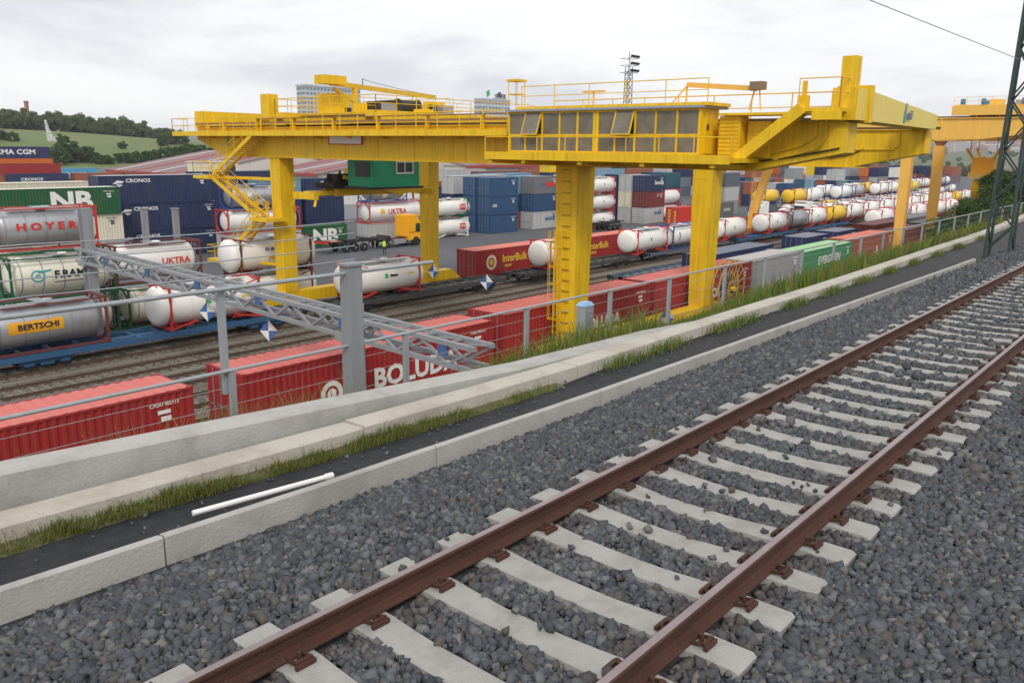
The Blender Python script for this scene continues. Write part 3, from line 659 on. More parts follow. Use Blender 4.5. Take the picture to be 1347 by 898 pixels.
# machine house hung outside girder A over the near leg
HU0, HU1, HV0, HV1, HZ0, HZ1 = 32.35, 34.1, 17.35, 27.75, 11.72, 13.62
PW_(MB().box(HU0-.95, 15.4, 11.42, UA-.57, 28.5, 11.60).box(HU0-1.0, 15.4, 11.36, HU0-.94, 28.5, 11.72), 'house_platform', M_yel, cr1)
m = MB()
for v in (16.2, 19.5, 22.8, 26.1, 28.2): PW_(MB().beam((HU0-.9, v, 11.30), (UA-.5, v, 11.22), .22, .2), 'platform_bracket', M_yel, cr1)
PW_(handrail([(HU0-.95, 15.4, 11.6), (HU0-.95, 28.5, 11.6)], .82, 1.7, .026, False), 'handrail', M_yel, cr1)
house = thing('machine_house', (0, 0, 0), None, None); house.parent = cr1
M_pane = paint((.20, .178, .135), .22, .9, 0, 1.6, (.04, .038, .035), False)
hp = lambda mb, n, mt: put(mb, n, mt, house, loc=-off)
hp(MB().box(HU0+.04, HV0+.04, HZ0, HU1, HV1-.02, HZ1), 'back_wall', M_yel)
hp(MB().box(HU0-.20, HV0-.15, HZ1+.003, HU1+.5, HV1+.1, HZ1+.10), 'roof', paint((.30, .33, .42), .55, .3))
hp(MB().box(HU0+.1, HV0-.3, HZ1+.103, HU1+.4, HV1-.3, HZ1+.24), 'roof_deck', M_yel)
cols = [27.75, 26.6, 25.55, 24.3, 23.25, 22.2, 21.2, 20.1, 19.0, 17.95, 17.35]
cols = np.linspace(HV0, HV1, 11)
for i, v in enumerate(cols):
    w_ = .15 if i == 5 else .045
    hp(MB().box(HU0-.03-(.02 if i == 5 else 0), v-w_, HZ0, HU0+.05, v+w_, HZ1-.002), 'mullion', M_yel)
for z in (HZ0+.04, HZ0+.80, HZ1-.04): hp(MB().box(HU0-.022, HV0, z-.045, HU0+.045, HV1, z+.045), 'window_rail', M_yel)
for i in range(10):
    a, b = cols[i]+.055, cols[i+1]-.055
    if i in (5,): a += .1
    if i in (4,): b -= .1
    hp(MB().box(HU0+.0, a, HZ0+.085, HU0+.02, b, HZ0+.755), 'lower_pane', M_pane)
    if i in (3, 8):    # two upper sashes tilted open
        hp(MB().box(HU0+.036, a, HZ0+.845, HU0+.044, b, HZ1-.085), 'dark_interior', M_black)
        hp(MB().hexa([(HU0-.42, a, HZ0+.84), (HU0-.40, a, HZ0+.84), (HU0-.40, b, HZ0+.84), (HU0-.42, b, HZ0+.84), (HU0-.04, a, HZ1-.06), (HU0-.02, a, HZ1-.06), (HU0-.02, b, HZ1-.06), (HU0-.04, b, HZ1-.06)]), 'open_sash', M_pane)
        for q in (a, b): hp(MB().beam((HU0-.41, q, HZ0+.83), (HU0-.03, q, HZ1-.06), .05), 'sash_frame', M_yel)
        hp(MB().beam((HU0-.41, a, HZ0+.83), (HU0-.41, b, HZ0+.83), .05), 'sash_frame', M_yel)
    else: hp(MB().box(HU0+.0, a, HZ0+.845, HU0+.02, b, HZ1-.085), 'upper_pane', M_pane)
hp(MB().box(HU0+.5, HV0-.012, HZ0+.05, HU0+1.2, HV0+.035, HZ1-.1), 'door', M_yel)
hp(MB().box(HU0+.62, HV0-.03, HZ0+1.0, HU0+.78, HV0-.014, HZ0+1.25), 'door_handle', M_black)
PW_(handrail([(HU0+.2, HV0-.2, HZ1+.24), (HU0+.2, HV1-.6, HZ1+.24)], .95, 2.0, .024), 'handrail', M_yel, cr1)
# small basket lamp posts on the roof
for v, u in ((HV1-.1, HU0+.4),):
    m = MB()
    for a in (-.28, .28):
        for b in (-.28, .28): m.tube((u+a, v+b, HZ1+.3), (u+a, v+b, HZ1+1.5), .02, 5)
    m.box(u-.36, v-.36, HZ1+1.45, u+.36, v+.36, HZ1+1.55).box(u-.3, v-.3, HZ1+.82, u+.3, v+.3, HZ1+.88)
    PW_(m, 'roof_ladder_cage', M_yel, cr1)
# small swivel jib above the roof
j0 = Vector((33.2, 18.3, HZ1+.25)); j1 = Vector((33.4, 15.4, HZ1+.9))
m = MB().beam(j0+Vector((0, .2, .75)), j1+Vector((0, 0, -.15)), .16, .2).tube(j0+Vector((0, .2, 0)), j0+Vector((0, .2, .75)), .05, 6).tube(j0+Vector((0, .9, 0)), j0+Vector((0, .2, .7)), .03, 6).tube(j1+Vector((0, .3, -1.0)), j1+Vector((0, .1, -.15)), .04, 6).tube(j1+Vector((0, -.2, -1.0)), j1+Vector((0, -.1, -.15)), .03, 6)
PW_(m, 'maintenance_jib', M_ora, cr1); PW_(MB().box(j1.x-.22, j1.y-.3, j1.z-.2, j1.x+.22, j1.y+.25, j1.z+.12), 'hoist', paint((.25, .18, .10), .7, .4), cr1)
m = MB().tube((33, 23.2, HZ1+.24), (33, 23.2, HZ1+.85), .05, 6).box(32.9, 22.6, HZ1+.82, 33.1, 23.8, HZ1+.9); PW_(m, 'floodlight_bracket', M_ora, cr1)
# equipment cabinets beside the house, slatted fronts
for v0, v1, z1, ud in ((16.0, 16.95, 13.3, -1.35), (14.9, 15.9, 13.1, -.85)):
    o = PW_(MB().box(UA+ud, v0, 11.62, UA-.6, v1, z1), 'equipment_cabinet', M_yel, cr1)
    m = MB()
    for z in np.arange(11.75, z1-.1, .16): m.box(UA+ud-.035, v0+.05, z, UA+ud-.002, v1-.05, z+.1)
    q = put(m, 'louvre', M_yel, o)
PW_(MB().box(UA-1.6, 12.6, 13.32, UA-.3, 16.9, 13.42), 'cabinet_roof', M_yel, cr1)
# sloping stair stringer and top platform at the near cantilever
m = MB().beam((UA-1.75, 15.9, 11.55), (UA-1.75, 13.3, 13.55), .14, .46).beam((UA-1.1, 15.9, 11.55), (UA-1.1, 13.3, 13.55), .08, .35)
for t in np.linspace(.06, .94, 9): m.box(UA-1.7, 15.9-2.6*t-.12, 11.62+2.0*t, UA-1.14, 15.9-2.6*t+.12, 11.66+2.0*t)
PW_(m, 'stair', M_yel, cr1)
PW_(MB().box(UA-1.7, 11.9, 13.42, UA-.57, 13.6, 13.56).box(UA-1.75, 11.8, 13.1, UA-1.55, 12.9, 13.42), 'top_platform', M_yel, cr1)
PW_(handrail([(UA-1.65, 13.5, 13.56), (UA-1.65, 11.9, 13.56), (UA-.6, 11.9, 13.56)], 1.1, 1.2, .024), 'handrail', M_ora, cr1)
PW_(MB().box(UA-1.4, 13.3, 13.56, UA-1.0, 13.65, 14.05).box(UA-1.25, 13.4, 14.05, UA-1.1, 13.55, 14.6), 'winch_post', M_yel, cr1)
# tall stub column at the near end and the one over the far leg
PW_(MB().box(UA-.78, 11.6, GT+.06, UA+.15, 12.5, GT+1.28).box(UA-.72, 11.72, GT+1.28, UA-.5, 12.28, GT+2.45).box(UA-.36, 11.72, GT+1.28, UA-.14, 12.28, GT+2.45).box(UA-.5, 11.94, GT+1.28, UA-.36, 12.06, GT+2.43), 'end_column', M_yel, cr1)
PW_(MB().box(UA-.5, 51.0, GT+.06, UA+.3, 51.9, GT+2.25), 'end_column', M_yel, cr1)
# cables on the near cantilever
def droop(a, b, s, n=10):
    a = Vector(a); b = Vector(b); return [a.lerp(b, t/n)-Vector((0, 0, s*4*(t/n)*(1-t/n))) for t in range(n+1)]
PW_(MB().path(droop((UA-.62, 16.4, 11.35), (UA-.62, 12.1, 12.05), .05), .035), 'cable', M_dark, cr1)
PW_(MB().path(droop((UB-.62, 18.5, 11.9), (UB-.62, 15.8, 12.1), .35), .03).path(droop((UB-.64, 18.9, 11.95), (UB-.64, 16.4, 12.1), .45), .03), 'cable', M_dark, cr1)
PW_(MB().path([(UB-.62, 17.2, 12.05), (UB-.62, 14.3, 12.05), (UB-.62, 14.0, 12.3), (UB-.62, 14.0, 12.95)], .035), 'conduit', M_yel, cr1)
PW_(MB().path([(UA-.62, 15.2, 11.75), (UA-.62, 13.6, 12.15), (UA-.62, 13.1, 12.5), (UA-.62, 13.1, 13.4)], .05).path([(UA-.62, 14.8, 11.55), (UA-.62, 13.0, 12.0), (UA-.62, 12.7, 12.4), (UA-.62, 12.7, 13.4)], .04), 'conduit', M_yel, cr1)
# ladders with cage beside near left leg and far legs
def ladder(u, v, z0, z1, mat, root, cage=True, w=.45):
    m = MB()
    for s_ in (-w/2, w/2): m.beam((u, v+s_, z0), (u, v+s_, z1), .045)
    for z in np.arange(z0+.2, z1, .3): m.tube((u, v-w/2, z), (u, v+w/2, z), .014, 4)
    if cage:
        for z in np.arange(z0+2.2, z1, .9): m.path([(u, v-w/2, z), (u-.5, v-w/2, z), (u-.65, v, z), (u-.5, v+w/2, z), (u, v+w/2, z)], .02, 4)
        for dv in (-w/2, w/2): m.tube((u-.5, v+dv, z0+2.2), (u-.5, v+dv, z1), .016, 4)
        m.tube((u-.65, v, z0+2.2), (u-.65, v, z1), .016, 4)
    return PW_(m, 'ladder', mat, root)
ladder(UA-.85, VN+.35, 1.2, 7.9, M_yel, cr1, True)
m = MB()
for z in np.arange(2.6, 11, .55): m.box(UA-.66-(z-2.1)*.0175, VN-.25, z, UA-.60-(z-2.1)*.0175, VN+.25, z+.04)
PW_(m, 'leg_rung', paint((.45, .28, .02), .6, .4), cr1)
# zig-zag stair on the far left leg
def flight(a, b, w=.8):
    a = Vector(a); b = Vector(b); m = MB()
    for du in (-w/2, w/2):
        o = Vector((du, 0, 0)); m.beam(a+o, b+o, .06, .26)
        m.tube(a+o+Vector((0, 0, 1)), b+o+Vector((0, 0, 1)), .025, 5); m.tube(a+o+Vector((0, 0, .55)), b+o+Vector((0, 0, .55)), .02, 5)
        for t in np.linspace(0, 1, 6): q = a.lerp(b, t)+o; m.tube(q, q+Vector((0, 0, 1)), .022, 5)
    n = int((b-a).length/.3)
    for k in range(n): q = a.lerp(b, (k+.5)/n); m.box(q.x-w/2, q.y-.13, q.z-.02, q.x+w/2, q.y+.13, q.z+.03)
    return m
su = UA-1.35
for a, b in (((su, 51.4, 12.5), (su, 56.6, 9.75)), ((su-.2, 56.6, 9.7), (su-.2, 50.9, 7.1)), ((su, 50.9, 7.05), (su, 55.6, 3.75)), ((su-.2, 55.6, 3.7), (su-.2, 52.6, 1.0))):
    PW_(flight(a, b), 'stair_flight', M_yel, cr1)
for (v0, v1, z) in ((56.2, 58.4, 9.7), (49.2, 51.4, 7.05), (55.2, 57.2, 3.7)):
    PW_(MB().box(su-.9, v0, z-.22, su+.75, v1, z), 'stair_landing', M_yel, cr1)
    PW_(handrail([(su-.85, v0, z), (su-.85, v1, z), (su+.7, v1, z)], 1.0, 1.1, .024), 'handrail', M_yel, cr1)
for a, b in (((su, 56.5, 9.6), (UA-.1, 51, 9.6)), ((su, 50.2, 6.95), (UA, 50.4, 6.95)), ((su, 55.5, 3.6), (UA, 51, 3.6))): PW_(MB().beam(a, b, .14, .2), 'landing_bracket', M_yel, cr1)
# cable reel on the near right leg: spoked drum
rc = Vector((50.9, 24.45, 3.05))
reel = thing('cable_reel', (0, 0, 0), None, None); reel.parent = cr1
m = MB(); n = 40
def ring(r, w, dv):
    for k in range(n):
        a0, a1 = 2*math.pi*k/n, 2*math.pi*(k+1)/n
        m.beam(rc+Vector((math.cos(a0)*r, dv, math.sin(a0)*r)), rc+Vector((math.cos(a1)*r, dv, math.sin(a1)*r)), w, w)
M_reel = paint((.52, .33, .08), .65, .6, dcol=(.2, .1, .04))
for dv in (-.22, .22):
    for rr_, ww_ in ((1.85, .07), (.5, .06)): m = MB(); ring(rr_, ww_, dv); put(m, 'rim', M_reel, reel, loc=-off)
for dv in (-.22, .22):
    for k in range(20):
        a = 2*math.pi*k/20; m = MB(); m.beam(rc+Vector((math.cos(a)*.3, dv, math.sin(a)*.3)), rc+Vector((math.cos(a)*1.85, dv, math.sin(a)*1.85)), .035); put(m, 'spoke', M_reel, reel, loc=-off)
put(MB().lathe([(-.19, .85), (.19, .85)], rc, 'y', 28), 'wound_cable', M_dark, reel, True, loc=-off)
put(MB().lathe([(-.5, .16), (.45, .16)], rc, 'y', 12), 'hub', M_yel, reel, True, loc=-off)

# diamond marker boards, blue and white quarters
M_blue = paint((.05, .15, .42), .5, .2)
def diamond(loc, s, label, nrm=(-.8, -.6), parent=None):
    a = math.atan2(nrm[1], nrm[0])+math.pi/2
    t = thing('diamond_marker', loc, label, 'marker', 'blue and white diamond markers', a)
    P = [(0, s), (s*.8, 0), (0, -s), (-s*.8, 0)]
    for k in range(4):
        b0, b1 = P[k], P[(k+1) % 4]
        put(MB().prism([(0, 0), b0, b1], -.012, .012, 'y'), 'quarter', M_blue if k % 2 else M_white, t)
    put(MB().beam((0, .04, -s*1.0), (0, .04, s*.9), .04), 'bracket', M_galv, t)
    return t
diamond(at_v(570, 357, 49.3), .62, 'blue and white diamond marker at the foot of the far right crane leg')
diamond(at_v(640, 371, 45.6), .66, 'blue and white diamond marker in front of the empty dark wagon')
diamond(at_v(877, 418, 24.6), .58, 'blue and white diamond marker on the near yellow sill beam')

# trolley on top of the crane
TV0, TV1 = 40.0, 50.0
tro = thing('crane_trolley', (UA, TV0, GT+.2), 'yellow trolley with machinery and railings riding on the crane girders', 'trolley')
toff = tro.location
tp = lambda mb, n, mt, **k: put(mb, n, mt, tro, loc=-toff, **k)
for v in (TV0+.4, TV1-.4): tp(MB().box(UA-.6, v-.35, GT+.42, UB+.6, v+.35, GT+1.0), 'cross_member', M_yel)
for u in (UA, UB):
    tp(MB().box(u-.35, TV0-.3, GT+.3, u+.35, TV1+.3, GT+.62), 'end_carriage', M_yel)
    for v in (TV0+.5, TV1-.5): tp(MB().lathe([(-.09, .05), (-.09, .3), (.09, .3), (.09, .05)], (u, v, GT+.49), 'x', 16), 'wheel', M_dark, smooth=True)
tp(MB().box(UA+.8, TV0+.8, GT+.9, UB-.8, TV1-.8, GT+.98), 'deck', M_yel)
tp(handrail([(UA-.4, TV0, GT+.9), (UA-.4, TV1+.4, GT+.9), (UB+.5, TV1+.4, GT+.9)], 1.0, 1.4), 'handrail', M_yel)
tp(handrail([(UA-.4, TV0, GT+.9), (UB+.5, TV0, GT+.9)], 1.0, 1.6), 'handrail', M_yel)
for (u, v, a, b, h, mt) in ((37, 47.5, 1.6, 1.5, 1.3, M_yel), (39.8, 45.8, 1.2, 1.8, .9, M_dark), (42.2, 46.5, 1.5, 1.2, 1.1, M_yel), (44.5, 44.5, 1.1, 1.1, .8, M_steel), (38.2, 43.2, 1.0, 1.5, .8, M_dark), (46.5, 47.5, 1.2, 1.2, 1.2, M_yel)):
    tp(MB().box(u-a/2, v-b/2, GT+.98, u+a/2, v+b/2, GT+.98+h), 'machine_box', mt)
for k in range(14):
    u, v = random.uniform(35.5, 47.5), random.uniform(41, 49.6); a = random.uniform(.2, .55)
    tp(MB().box(u-a, v-a*.7, GT+.98, u+a, v+a*.7, GT+.98+random.uniform(.25, .8)), 'small_box', random.choice([M_yel, M_yel, M_dark, M_steel]))
tp(handrail([(UA+.9, 44.4, GT+.98), (UB-1.5, 44.4, GT+.98)], 1.0, 1.5, .024), 'handrail', M_yel); tp(handrail([(41, TV0+.4, GT+1.0), (41, TV1-.4, GT+1.0)], 1.0, 1.5, .024), 'handrail', M_yel)
for u, v in ((40.2, 43.6), (43.4, 47.8)): tp(MB().lathe([(-.9, .15), (-.9, .5), (-.8, .42), (.8, .42), (.9, .5), (.9, .15)], (u, v, GT+1.5), 'x', 18), 'winch_drum', M_dark, smooth=True)
tp(MB().beam((36, 46.5, 15.95), (51, 52, 15.95), .26, .30), 'jib', M_yel); tp(MB().box(35.1, 45.9, 15.85, 36.9, 47.0, 16.4), 'jib_counterweight', M_yel)
tp(MB().beam((38.9, 47.55, GT+1), (38.9, 47.55, 15.85), .3).beam((36.4, 46.6, 15.6), (38.7, 47.4, 14.9), .2), 'jib_post', M_yel)
tp(MB().path(droop((40, 48, 16.5), (50.5, 51.8, 16.1), .1), .018, 4).tube((40, 48, 16), (40, 48, 16.55), .03, 5), 'jib_stay', M_dark)
tp(MB().tube((47, 50.4, 15.8), (47, 50.4, 15.1), .02, 5).box(46.85, 50.3, 14.8, 47.15, 50.5, 15.1), 'hook_block', M_dark)
GRN = paint((.015, .33, .19), .45, .25)
cabn = MB().box(37.0, 43.6, 9.25, 41.2, 46.2, 11.05); tp(cabn, 'operator_cabin', GRN)
m = MB()
for z in np.arange(9.4, 11.0, .22): m.box(37.06, 43.565, z, 41.14, 43.598, z+.05)
tp(m, 'cabin_rib', GRN)
tp(MB().box(39.0, 43.53, 10.1, 40.6, 43.565, 10.95), 'cabin_window_frame', M_white)
for a in (39.1, 39.85): tp(MB().box(a, 43.515, 10.2, a+.65, 43.532, 10.85), 'cabin_window_pane', M_glassdk)
tp(MB().box(36.965, 43.9, 9.9, 37.0, 45.4, 10.9), 'cabin_window_pane', M_glassdk)
tp(MB().box(36.8, 43.4, 9.1, 41.4, 46.4, 9.246), 'cabin_floor', M_black)
for u in (37.4, 40.8): tp(MB().beam((u, 45, 11), (u, 45, GT+.5), .22), 'cabin_hanger', M_yel)
# spreader hanging below
spz = 8.25
spr = thing('container_spreader', (40.4, 48.2, spz), 'yellow and black container spreader hanging beside the green cabin', 'spreader')
sp = lambda mb, n, mt: put(mb, n, mt, spr)
sp(MB().box(-3.4, -.75, .25, 3.4, -.45, .75).box(-3.4, .45, .25, 3.4, .75, .75), 'main_beam', M_yel)
for s_ in (-1, 1):
    sp(MB().box(s_*5.5-.18, -1.22, .1, s_*5.5+.18, 1.22, .55), 'end_beam', M_yel)
    sp(MB().box(min(s_*3, s_*5.4), -.35, .3, max(s_*3, s_*5.4), .35, .62), 'telescopic_arm', M_yel)
    for y in (-1.15, 1.15): sp(MB().beam((s_*5.5, y, .1), (s_*5.75, y*1.15, -.35), .16, .08), 'corner_guide', M_yel)
sp(MB().box(-3.9, -1.0, .78, 1.2, 1.0, 1.15), 'head_block', M_dark); sp(MB().box(-3.2, -.6, 1.16, -1.9, .6, 1.75), 'cable_basket', M_dark)
for k in range(9): sp(MB().tube((-4.4+k*.42, random.uniform(-.9, .5), .8), (-4.0+k*.42, random.uniform(-.9, .5), 1.5+random.uniform(-.3, .5)), .09, 6), 'hydraulic_hose', M_dark)
sp(MB().box(-1.8, -.5, 1.16, -.4, .5, 2.1), 'motor_box', M_ora)
sp(MB().beam((-2.9, -.9, 1.55), (2.6, -.9, .2), .18, .26), 'diagonal_brace', M_yel)
for x in (-1.2, 1.2):
    sp(MB().lathe([(-.1, .32), (.1, .32)], (x, 0, 1.5), 'y', 16), 'sheave', M_dark)
    for y in (-.6, .6): sp(MB().tube((x, y, 1.2), (x, y*.9, GT+.9-spz), .02, 5), 'hoist_rope', M_dark)

# ================================================================== ORANGE GANTRY CRANE FURTHER ALONG
o1 = (93.0, 26.0); OU = (93.0, 104.8); OB, OT = 13.25, 15.3
cr2 = thing('gantry_crane', (93, 26, 0), 'orange rail gantry crane further down the yard, behind the yellow one', 'crane')
for u in OU:
    PW_(MB().prism([(9.5, OT-.1), (9.5, OT-.8), (19.5, OB), (60, OB), (64, OB+.8), (64, OT-.1)], u-.6, u+.6), 'girder', M_ora, cr2)
    PW_(MB().box(u-.75, 9.6, OT-.097, u+.75, 63.9, OT), 'top_flange', M_ora, cr2)
    m = MB()
    for v in np.arange(20, 60, 4): m.box(u-.63, v-.03, OB+.05, u-.602, v+.03, OT-.12)
    PW_(m, 'stiffener', M_ora, cr2)
    PW_(MB().box(u-.1, 9.8, OT+.003, u+.1, 63.6, OT+.15), 'trolley_rail', M_yardrail, cr2)
    leg(u, 26.0, .85, 1.05, cr2, M_ora, 1.8, OB-.55); PW_(MB().hexa([(u-.3, 25.7, OB-.54), (u+.3, 25.7, OB-.54), (u+.3, 26.3, OB-.54), (u-.3, 26.3, OB-.54), (u-.6, 25.4, OB-.003), (u+.6, 25.4, OB-.003), (u+.6, 26.6, OB-.003), (u-.6, 26.6, OB-.003)]), 'leg_hinge', paint((.45, .2, .06), .6, .4), cr2)
    leg(u+(2.2 if u < 100 else 5.2), 50.5, .8, 1.1, cr2, M_ora, 1.6, OB-.01, None, None, -3.2)
ladder(109.3, 49.8, 1.0, 10.0, M_ora, cr2, True)
PW_(MB().box(91.9, 25.35, .9, 106, 26.65, 1.8), 'sill_beam', M_ora, cr2); PW_(MB().box(93.5, 49.9, .8, 112.5, 51.1, 1.6), 'sill_beam', M_ora, cr2)
for v in (26.0, 50.5):
    for u in ((94, 103.8) if v < 30 else (95, 110.5)): PW_(MB().box(u-1.3, v-.4, .12, u+1.3, v+.4, .898), 'bogie', M_dark, cr2)
PW_(MB().box(93.6, 9.8, OT+.2, 104.2, 10.8, OT+1), 'end_beam', M_ora, cr2)
PW_(handrail([(92.2, 10, OT-.1), (92.2, 22, OT-.1)], 1.0, 2), 'handrail', M_ora, cr2)
tr2 = thing('crane_trolley', (93, 14, OT+.15), 'orange trolley with blue motors on top of the orange gantry crane', 'trolley')
t2 = lambda mb, n, mt: put(mb, n, mt, tr2)
t2(MB().box(-.8, -.6, .25, 12.6, .2, 1.05).box(-.8, 7.2, .25, 12.6, 8, 1.05), 'cross_beam', M_ora); t2(MB().box(-.9, -.8, .06, -.2, 8.2, .95).box(11.9, -.8, .06, 12.7, 8.2, .95), 'end_carriage', M_ora)
t2(MB().box(-.2, .2, .95, 11.9, 7.2, 1.05), 'deck', M_ora)
for x, y in ((-.4, 7.4), (-.4, 5.6), (-.4, 2.2), (3, 6), (5, 3)): t2(MB().lathe([(0, .22), (.5, .22), (.55, .1)], (x, y, 1.06), 'z', 14), 'motor', paint((.05, .22, .35), .5, .3))
t2(MB().box(1, 4.4, 1.06, 3, 5.4, 1.6), 'machine_box', M_ora); t2(MB().box(1, 1.4, 1.06, 3.4, 3.2, 1.5), 'machine_box', M_steel)
t2(handrail([(-.8, -.7, 1), (-.8, 8.1, 1)], .75, 1.1, .02), 'handrail', M_ora)
t2(MB().box(0, -1.5, -3.6, 2.4, .8, -1.2), 'operator_cabin', paint((.30, .16, .05), .6, .3)); t2(MB().box(-.02, -1.3, -3.0, -.003, .6, -1.6), 'cabin_window', M_glassdk)
for x in (.4, 2.0): t2(MB().beam((x, .2, -1.2), (x, .2, .3), .25), 'cabin_hanger', M_ora)
s2 = at_v(1287, 250, 21.0)
sp2 = thing('container_spreader', (99, 20.0, 9.5), 'orange container grab hanging on ropes from the orange crane', 'spreader')
q = lambda mb, n, mt: put(mb, n, mt, sp2)
q(MB().box(-2.6, -1.0, 0, 2.6, 1.0, .5), 'main_beam', M_ora); q(MB().box(-1.6, -1.0, .5, 1.6, 1.0, 2.0), 'head_block', paint((.95, .45, .02), .5, .2))
for x in (-1, 1):
    for y in (-1, 1): q(MB().beam((x*1.5, y*.9, 1.9), (x*2.1, y*1.5, 2.9), .22), 'sheave_arm', M_ora); q(MB().tube((x*1.8, y*1.2, 2.7), (x*1.8, y*1.2, OT+.4-9.5), .03, 5), 'hoist_rope', M_dark)
q(MB().lathe([(-.9, .4), (-.9, .95), (.9, .95), (.9, .4)], (0, 0, -1.1), 'y', 18), 'rotating_drum', paint((.95, .58, .01), .5, .2)); q(MB().box(-.25, -.25, -.6, .25, .25, 0), 'stem', M_dark)

# ================================================================== GREY LATTICE PORTAL OVER THE TRACKS
A0 = Vector((20.8, 49.6, 0)); A1 = Vector((18.9, 23.6, 0)); dP = (A1-A0).normalized(); A2 = A0+dP*33.0; nP = Vector((-dP.y, dP.x, 0))
por = thing('lattice_portal', A1, 'grey steel lattice portal beam on H posts crossing above the tank wagons', 'portal')
pq = lambda mb, n, mt, **k: put(mb, n, mt, por, loc=-A1, **k)
M_port = paint((.30, .32, .345), .55, .3, .2)
ZB0, ZB1, PWd = 5.25, 5.95, .38
for s_ in (-1, 1):
    for z in (ZB0, ZB1):
        a = A0-dP*1.0+nP*s_*PWd; b = A2+nP*s_*PWd
        pq(MB().beam((a.x, a.y, z), (b.x, b.y, z), .15), 'chord', M_port)
L_ = 34.0; nb = 26
for k in range(nb):
    a = A0-dP*1.0+dP*(L_*k/nb); b = A0-dP*1.0+dP*(L_*(k+1)/nb)
    m = MB(); z0, z1 = (ZB0, ZB1) if k % 2 else (ZB1, ZB0)
    for s_ in (-1, 1): m.beam((a+nP*s_*PWd)+Vector((0, 0, z0)), (b+nP*s_*PWd)+Vector((0, 0, z1)), .09)
    m.beam((a-nP*PWd)+Vector((0, 0, ZB1)), (b+nP*PWd)+Vector((0, 0, ZB1)), .05).beam((a-nP*PWd)+Vector((0, 0, ZB1)), (a+nP*PWd)+Vector((0, 0, ZB1)), .06).beam((a-nP*PWd)+Vector((0, 0, ZB0)), (b+nP*PWd)+Vector((0, 0, ZB0)), .05)
    pq(m, 'lattice_bay', M_port)
for p_, h in ((A0, 8.3), (A1, 6.4)):
    m = MB().box(p_.x-.28, p_.y-.32, -.2, p_.x+.28, p_.y-.24, h).box(p_.x-.28, p_.y+.24, -.2, p_.x+.28, p_.y+.32, h).box(p_.x-.06, p_.y-.24, -.2, p_.x+.06, p_.y+.24, h)
    pq(m, 'post', M_port); pq(MB().box(p_.x-.5, p_.y-.5, -.1, p_.x+.5, p_.y+.5, .12), 'post_foot', M_conc)
    pq(MB().box(p_.x-.5, p_.y-.42, ZB0-.22, p_.x+.5, p_.y+.42, ZB0-.058), 'beam_seat', M_port)
for k, t in enumerate((3.5, 9.0, 14.5, 20, 26.0, 31.5)):
    c = A0+dP*t; pq(MB().box(c.x-.44, c.y-.2, ZB1-.42, c.x-.36, c.y+.2, ZB1-.06), 'blue_sign', paint((.06, .13, .30), .6, .3))
    pq(MB().tube((c.x, c.y, ZB0-.06), (c.x, c.y, ZB0-.45), .03, 5), 'hanger', M_port)
labs = ['blue and white diamond marker under the portal beam at the far post', 'blue and white diamond marker under the portal beam above the white tank', 'blue and white diamond marker hanging under the portal beam left of the near post', 'blue and white diamond marker under the portal just left of the near post', 'blue and white diamond marker under the portal just right of the near post', 'blue and white diamond marker under the near end of the portal beam']
for k, t in enumerate((3.5, 9.0, 14.5, 20, 26.0, 31.5)):
    if k < 2: continue
    c = A0+dP*t; diamond(Vector((c.x, c.y, ZB0-.85)), .46, labs[k])

# ================================================================== SHIPPING CONTAINERS
PAL = dict(red=(.33, .020, .022), navy=(.018, .032, .11), cronos=(.014, .033, .10), blue=(.018, .075, .18), brown=(.20, .05, .035), maroon=(.17, .03, .03), green=(.010, .105, .036), evergreen=(.05, .25, .11),
           grey=(.30, .31, .33), lgrey=(.48, .49, .50), white=(.78, .78, .75), cream=(.70, .66, .53), lblue=(.20, .36, .48), teal=(.16, .30, .32), slate=(.10, .13, .17), orange=(.62, .15, .02), yellow=(.80, .55, .01), brightred=(.60, .03, .02), skyblue=(.08, .36, .62), dteal=(.03, .12, .16), rust=(.32, .10, .055), darkgrey=(.16, .165, .18))
CW = 2.44
CN = dict(lgrey='pale grey', lblue='light blue', darkgrey='dark grey', dteal='dark teal', cronos='deep blue', brightred='bright red', skyblue='sky blue', evergreen='green', rust='rust red')
for c_ in PAL: CN.setdefault(c_, c_)
CMESH = {}
